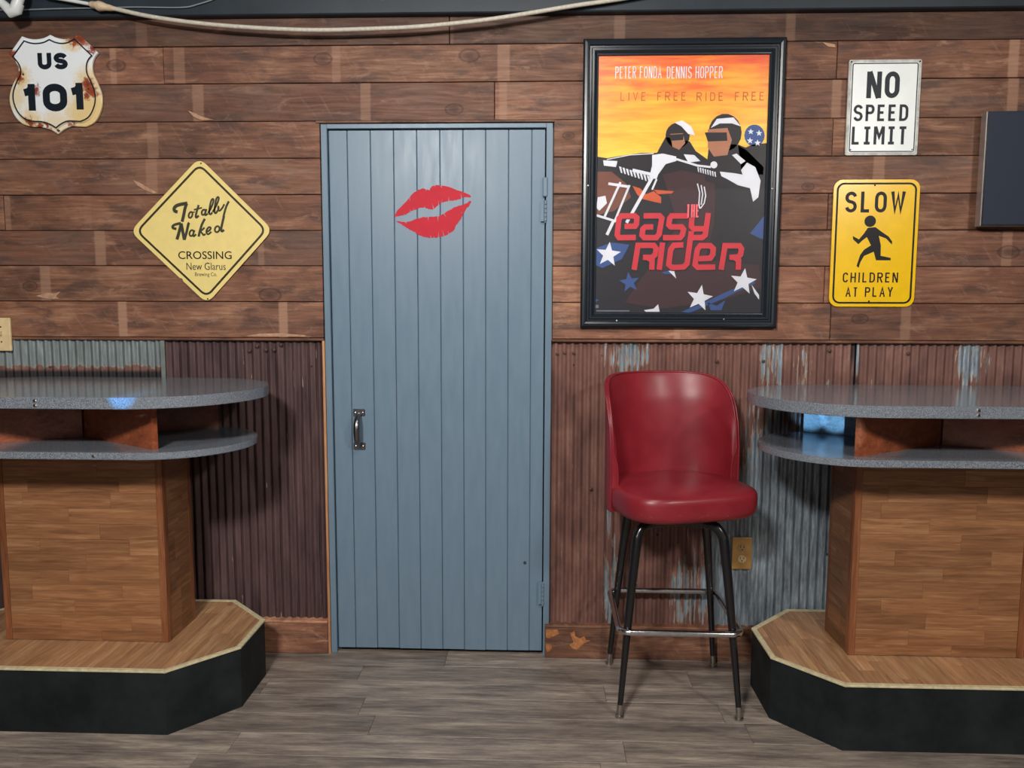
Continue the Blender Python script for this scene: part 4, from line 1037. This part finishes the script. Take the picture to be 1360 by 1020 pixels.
def bar_table(cx, label, side, ztop, yfront, ytop1):
    e = empty('bar_table', (cx, -.33, .213), label, 'table', 'grey laminate bar tables')
    H = .2135; zs = .893
    # top and shelf
    tp = bevel_prism_z('tabletop', stadium(cx, .62, yfront, ytop1), ztop-.035, ztop, .0015, LAM, e)
    sh = bevel_prism_z('shelf', stadium(cx, .585, -.63, -.10), zs, zs+.022, .0015, LAM, e)
    # X-shaped divider between shelf and top
    cxx, cyy = cx+.02*side*-1*0, -.335
    za, zb = zs+.0222, ztop-.0352
    def arm(p, q, nm, mt, t=.019):
        p = Vector(p); q = Vector(q); d = (q-p).normalized(); nn_ = Vector((-d.y, d.x))*t/2
        o = mk(nm, *prism_z([tuple(p-nn_), tuple(q-nn_), tuple(q+nn_), tuple(p+nn_)], za, zb), mt, e); o['seed'] = R.uniform(0, 20); o['tone'] = 1.0; return o
    ax, ay = .355, .235
    for sx, sy in ((1,-1),(-1,-1),(1,1),(-1,1)):
        u = Vector((ax*sx, ay*sy)); st = u.normalized()*(.011 if True else 0)
        blue = side > 0 and sx < 0 and sy > 0
        st = u.normalized()*.016
        o = arm((cxx+st.x, cyy+st.y), (cxx+u.x, cyy+u.y), 'divider_board', BLUEP if blue else PINE)
        if blue: o['label'] = 'pale blue painted divider board'
    mk('divider_core', *prism_z([(cxx+.0145*cos(a*pi/2), cyy+.0145*sin(a*pi/2)) for a in range(4)], za, zb), PINE, e)['tone'] = .9
    # screws in the edges
    scx = (-1.495 if side < 0 else 1.256)
    studs('screw', [(scx, zz) for zz in (ztop-.011, ztop-.025)], [(.006, yfront+.0005), (.006, yfront-.0015), (.003, yfront-.003)], CHROME, tp)
    if side < 0: studs('screw', [(-1.355, zs+.011)], [(.006, -.6295), (.006, -.6315), (.003, -.633)], CHROME, sh)
    # pedestal
    x0, x1, y0, y1 = cx-.285, cx+.285, -.400, -.195
    pd = box('pedestal', x0+.004, x1-.004, y0+.005, y1-.005, H, zs-.0002, BACK, e)
    rr = random.Random(31)
    tw = .022
    for xa, xb in ((x0, x0+tw), (x1-tw, x1)):
        setp(box('corner_trim', xa, xb, y0-.002, y0+.005, H+.0002, zs-.0004, TRIMW, pd, bev=.001), seed=rr.uniform(0, 9), tone=.95)
    for xx, sg in ((x0, -1), (x1, 1)):
        a, b = (xx, xx+.004) if sg < 0 else (xx-.004, xx)
        a, b = a+sg*.001, b+sg*.001
        setp(box('side_trim', a, b, y0+.0055, y0+.024, H+.0002, zs-.0004, TRIMW, pd), seed=1., tone=.85)
        setp(box('side_trim', a, b, y1-.022, y1-.001, H+.0002, zs-.0004, TRIMW, pd), seed=2., tone=.8)
        z = H+.0005; k = 0
        while z < zs-.001:
            z2 = min(z+.0535, zs-.0008)
            cut = y0+.024+(y1-y0-.046)*rr.choice((.3,.5,.7,1.))
            for ya, yb in ((y0+.0242, cut), (cut, y1-.0222)):
                if yb-ya > .01:
                    setp(box('side_strip', *( (a+.001, b-.0005) if sg < 0 else (a+.0005, b-.001)), ya+.0003, yb-.0003, z+.0003, z2-.0003, STRIPS, pd), seed=rr.uniform(0, 30), tone=rr.uniform(.82, 1.08))
            z = z2
    z = zs-.0008; k = 0; wx0, wx1 = x0+tw+.0004, x1-tw-.0004
    while z > H+.003:
        z2 = max(z-.0535, H+.0006)
        cu = [wx0]+[wx0+(wx1-wx0)*f for f in FR[k % len(FR)]]+[wx1]
        for a, b in zip(cu[:-1], cu[1:]):
            o = mk('strip', *frontplank(a+.0002, b-.0002, y0+.0003-.0004*rr.random(), y0+.005, z2+.0002, z-.0002, .0004), STRIPX, pd)
            setp(o, seed=rr.uniform(0, 30), tone=rr.uniform(.80, 1.10))
        z = z2; k += 1
    return e
platform(-1.551, 'raised_platform', 'octagonal black-sided wooden platform under the left bar table', -1)
platform(1.317, 'raised_platform', 'octagonal black-sided wooden platform right of the stool', 1)
bar_table(-1.549, 'grey laminate bar table left of the door, blue glint on edge', -1, 1.090, -.68, -.024)
bar_table(1.315, 'grey laminate bar table right of the stool, pale blue divider inside', 1, 1.080, -.665, -.036)

# ------------------------------------------------------------------ red stool
SX, SY = .472, -.243
st = empty('bar_stool', (SX, SY, 0), 'red vinyl bucket-seat bar stool on black legs', 'stool')
PHI = radians(17)
def rotp(x, y): return (SX+x*cos(PHI)-y*sin(PHI), SY+x*sin(PHI)+y*cos(PHI))
def seatxy(a, sc, ex=2.5):
    ca, sa = cos(a), sin(a)
    ex = 3.9 if sa < 0 else 2.3
    A, B = .240, .218
    x = A*sc*math.copysign(abs(ca)**(2/ex), ca); y = B*sc*math.copysign(abs(sa)**(2/ex), sa)-.014
    return rotp(x, y)
ring_ = [(.55,.668),(.86,.668),(.93,.671),(.975,.680),(.994,.693),(1.0,.712),(1.0,.732),(.992,.744),(.972,.753),(.93,.758),(.75,.764),(.5,.767),(.25,.769),(.08,.7695)]
N = 64; vs = []; fs = []
for sc, z in ring_:
    for k in range(N): x, y = seatxy(2*pi*k/N, sc); vs.append((x, y, z))
for i in range(len(ring_)-1):
    for k in range(N): fs.append((i*N+k, i*N+(k+1) % N, (i+1)*N+(k+1) % N, (i+1)*N+k))
fs.append(tuple(range(N-1,-1,-1))); fs.append(tuple(range((len(ring_)-1)*N, len(ring_)*N)))
seat = mk('seat', vs, fs, VINYL, st, smooth=True)
pp = [(*seatxy(2*pi*k/N, .968), .7495) for k in range(N)]
tube('piping', pp, .0028, VINYL, seat, 8, True)
# backrest: curved padded shell
TH = radians(95); NT_, NZ = 48, 22
def shell(th, h, inner):
    # th: 0 at the back; h: height above the seat line 0..1
    zt = .432*(1-abs(th/TH)**4.6)**(1/3.0) if abs(th) < TH else 0
    z0 = .668
    zz = z0+(zt+.024)*h
    flare = .010*((zz-z0)/.45)
    rx = .246+flare*.2; ry = .198+flare
    t = .030*(1-.55*max(0, h-.8)/.2) if inner else 0
    if inner: t = (t+.008*sin(pi*min(1, h)))*(1-.30*abs(th)/TH)
    x = (rx-t)*sin(th); y = (ry-t)*cos(th)
    # lean back a little
    y += .020*((zz-z0)/.45)**1.3*max(0, cos(th))
    if abs(th) > radians(60): x *= 1-.03*(abs(th)-radians(60))
    return (*rotp(x, y), zz)
vs = []; fs = []
cols = NT_+1; 
for inner in (0, 1):
    for i in range(cols):
        th = -TH*.985+2*TH*.985*i/NT_
        for j in range(NZ+1): vs.append(shell(th, j/NZ, inner))
def ix(s, i, j): return s*cols*(NZ+1)+i*(NZ+1)+j
for i in range(NT_):
    for j in range(NZ):
        fs.append((ix(0,i,j), ix(0,i+1,j), ix(0,i+1,j+1), ix(0,i,j+1))); fs.append((ix(1,i,j), ix(1,i,j+1), ix(1,i+1,j+1), ix(1,i+1,j)))
    fs.append((ix(0,i,NZ), ix(0,i+1,NZ), ix(1,i+1,NZ), ix(1,i,NZ))); fs.append((ix(0,i,0), ix(1,i,0), ix(1,i+1,0), ix(0,i+1,0)))
for i in (0, NT_):
    for j in range(NZ): fs.append((ix(0,i,j), ix(0,i,j+1), ix(1,i,j+1), ix(1,i,j)))
bk = mk('backrest', vs, fs, VINYL, st, smooth=True)
md = bk.modifiers.new('bevel', 'BEVEL'); md.width = .008; md.segments = 3; md.limit_method = 'ANGLE'; md.angle_limit = radians(40)
for inner in (0, 1):
    p = [shell(-TH*.985+2*TH*.985*i/NT_, 1, inner) for i in range(cols)]
    p = [Vector(shell(-TH*.985, j/6, inner)) for j in range(6)]+[Vector(q) for q in p]+[Vector(shell(TH*.985, 1-j/6, inner)) for j in range(1, 7)]
    tube('piping', p, .0032, VINYL, bk, 8)
# swivel plate, arches and legs
v, f = lathe(SX, SY, [(.11,.640),(.11,.652),(.085,.654),(.085,.667)], 28); mk('swivel_plate', v, f, BLACKMET, st)
def legpath(sx, sy):
    pts = [(.050,.075,.632),(.085,.105,.640),(.118,.124,.634),(.139,.134,.606),(.147,.142,.56),(.168,.163,.35),(.197,.193,.022)]
    return [(SX+sx*a, SY+sy*b-.002, c) for a, b, c in pts]
for sx in (-1, 1):
    for sy in (-1, 1):
        P = spline(legpath(sx, sy), 6); n = len(P)
        rad = [.0165 if p.z > .56 else .0090+.0075*max(0, (p.z-.02)/.54) for p in P]
        lg = tube('leg', P, rad, BLACKMET, st, 14)
        bx_, by_ = SX+sx*.197, SY+sy*.193-.002
        d = Vector((sx*.029, sy*.030, -.33)).normalized()
        tip = [Vector((bx_, by_, .022))-d*.022, Vector((bx_, by_, .022)), Vector((bx_, by_, .010)), Vector((bx_, by_, .008)), Vector((bx_, by_, 0))]
        tube('foot_cap', tip, [.0100, .0105, .0105, .0150, .0150], STEEL, lg, 14)
# cross arches joining the leg tops (front pair and back pair)
for sy in (-1, 1):
    tube('arch_tube', spline([(SX-.085, SY+sy*.105-.002, .640), (SX-.05, SY+sy*.108-.002, .6445), (SX, SY+sy*.108-.002, .6455), (SX+.05, SY+sy*.108-.002, .6445), (SX+.085, SY+sy*.105-.002, .640)], 4), .0145, BLACKMET, st, 14)
# chrome foot ring
hx_, hy_, rc, zr = .200, .193, .035, .292
P = []
for cx_, cy_, a0 in ((hx_-rc, hy_-rc, 0), (-hx_+rc, hy_-rc, 90), (-hx_+rc, -hy_+rc, 180), (hx_-rc, -hy_+rc, 270)):
    for k in range(7): a = radians(a0+90*k/6); P.append((SX+cx_+rc*cos(a), SY+cy_+rc*sin(a), zr))
fr = tube('foot_ring', P, .0105, CHROME, st, 14, True)
for sx in (-1, 1):
    for sy in (-1, 1):
        a = Vector((SX+sx*.174, SY+sy*.168, zr)); b = Vector((SX+sx*(hx_-rc*.2), SY+sy*(hy_-rc*.2), zr))
        tube('ring_bolt', [a, b+(b-a).normalized()*.006], .0058, CHROME, fr, 10)
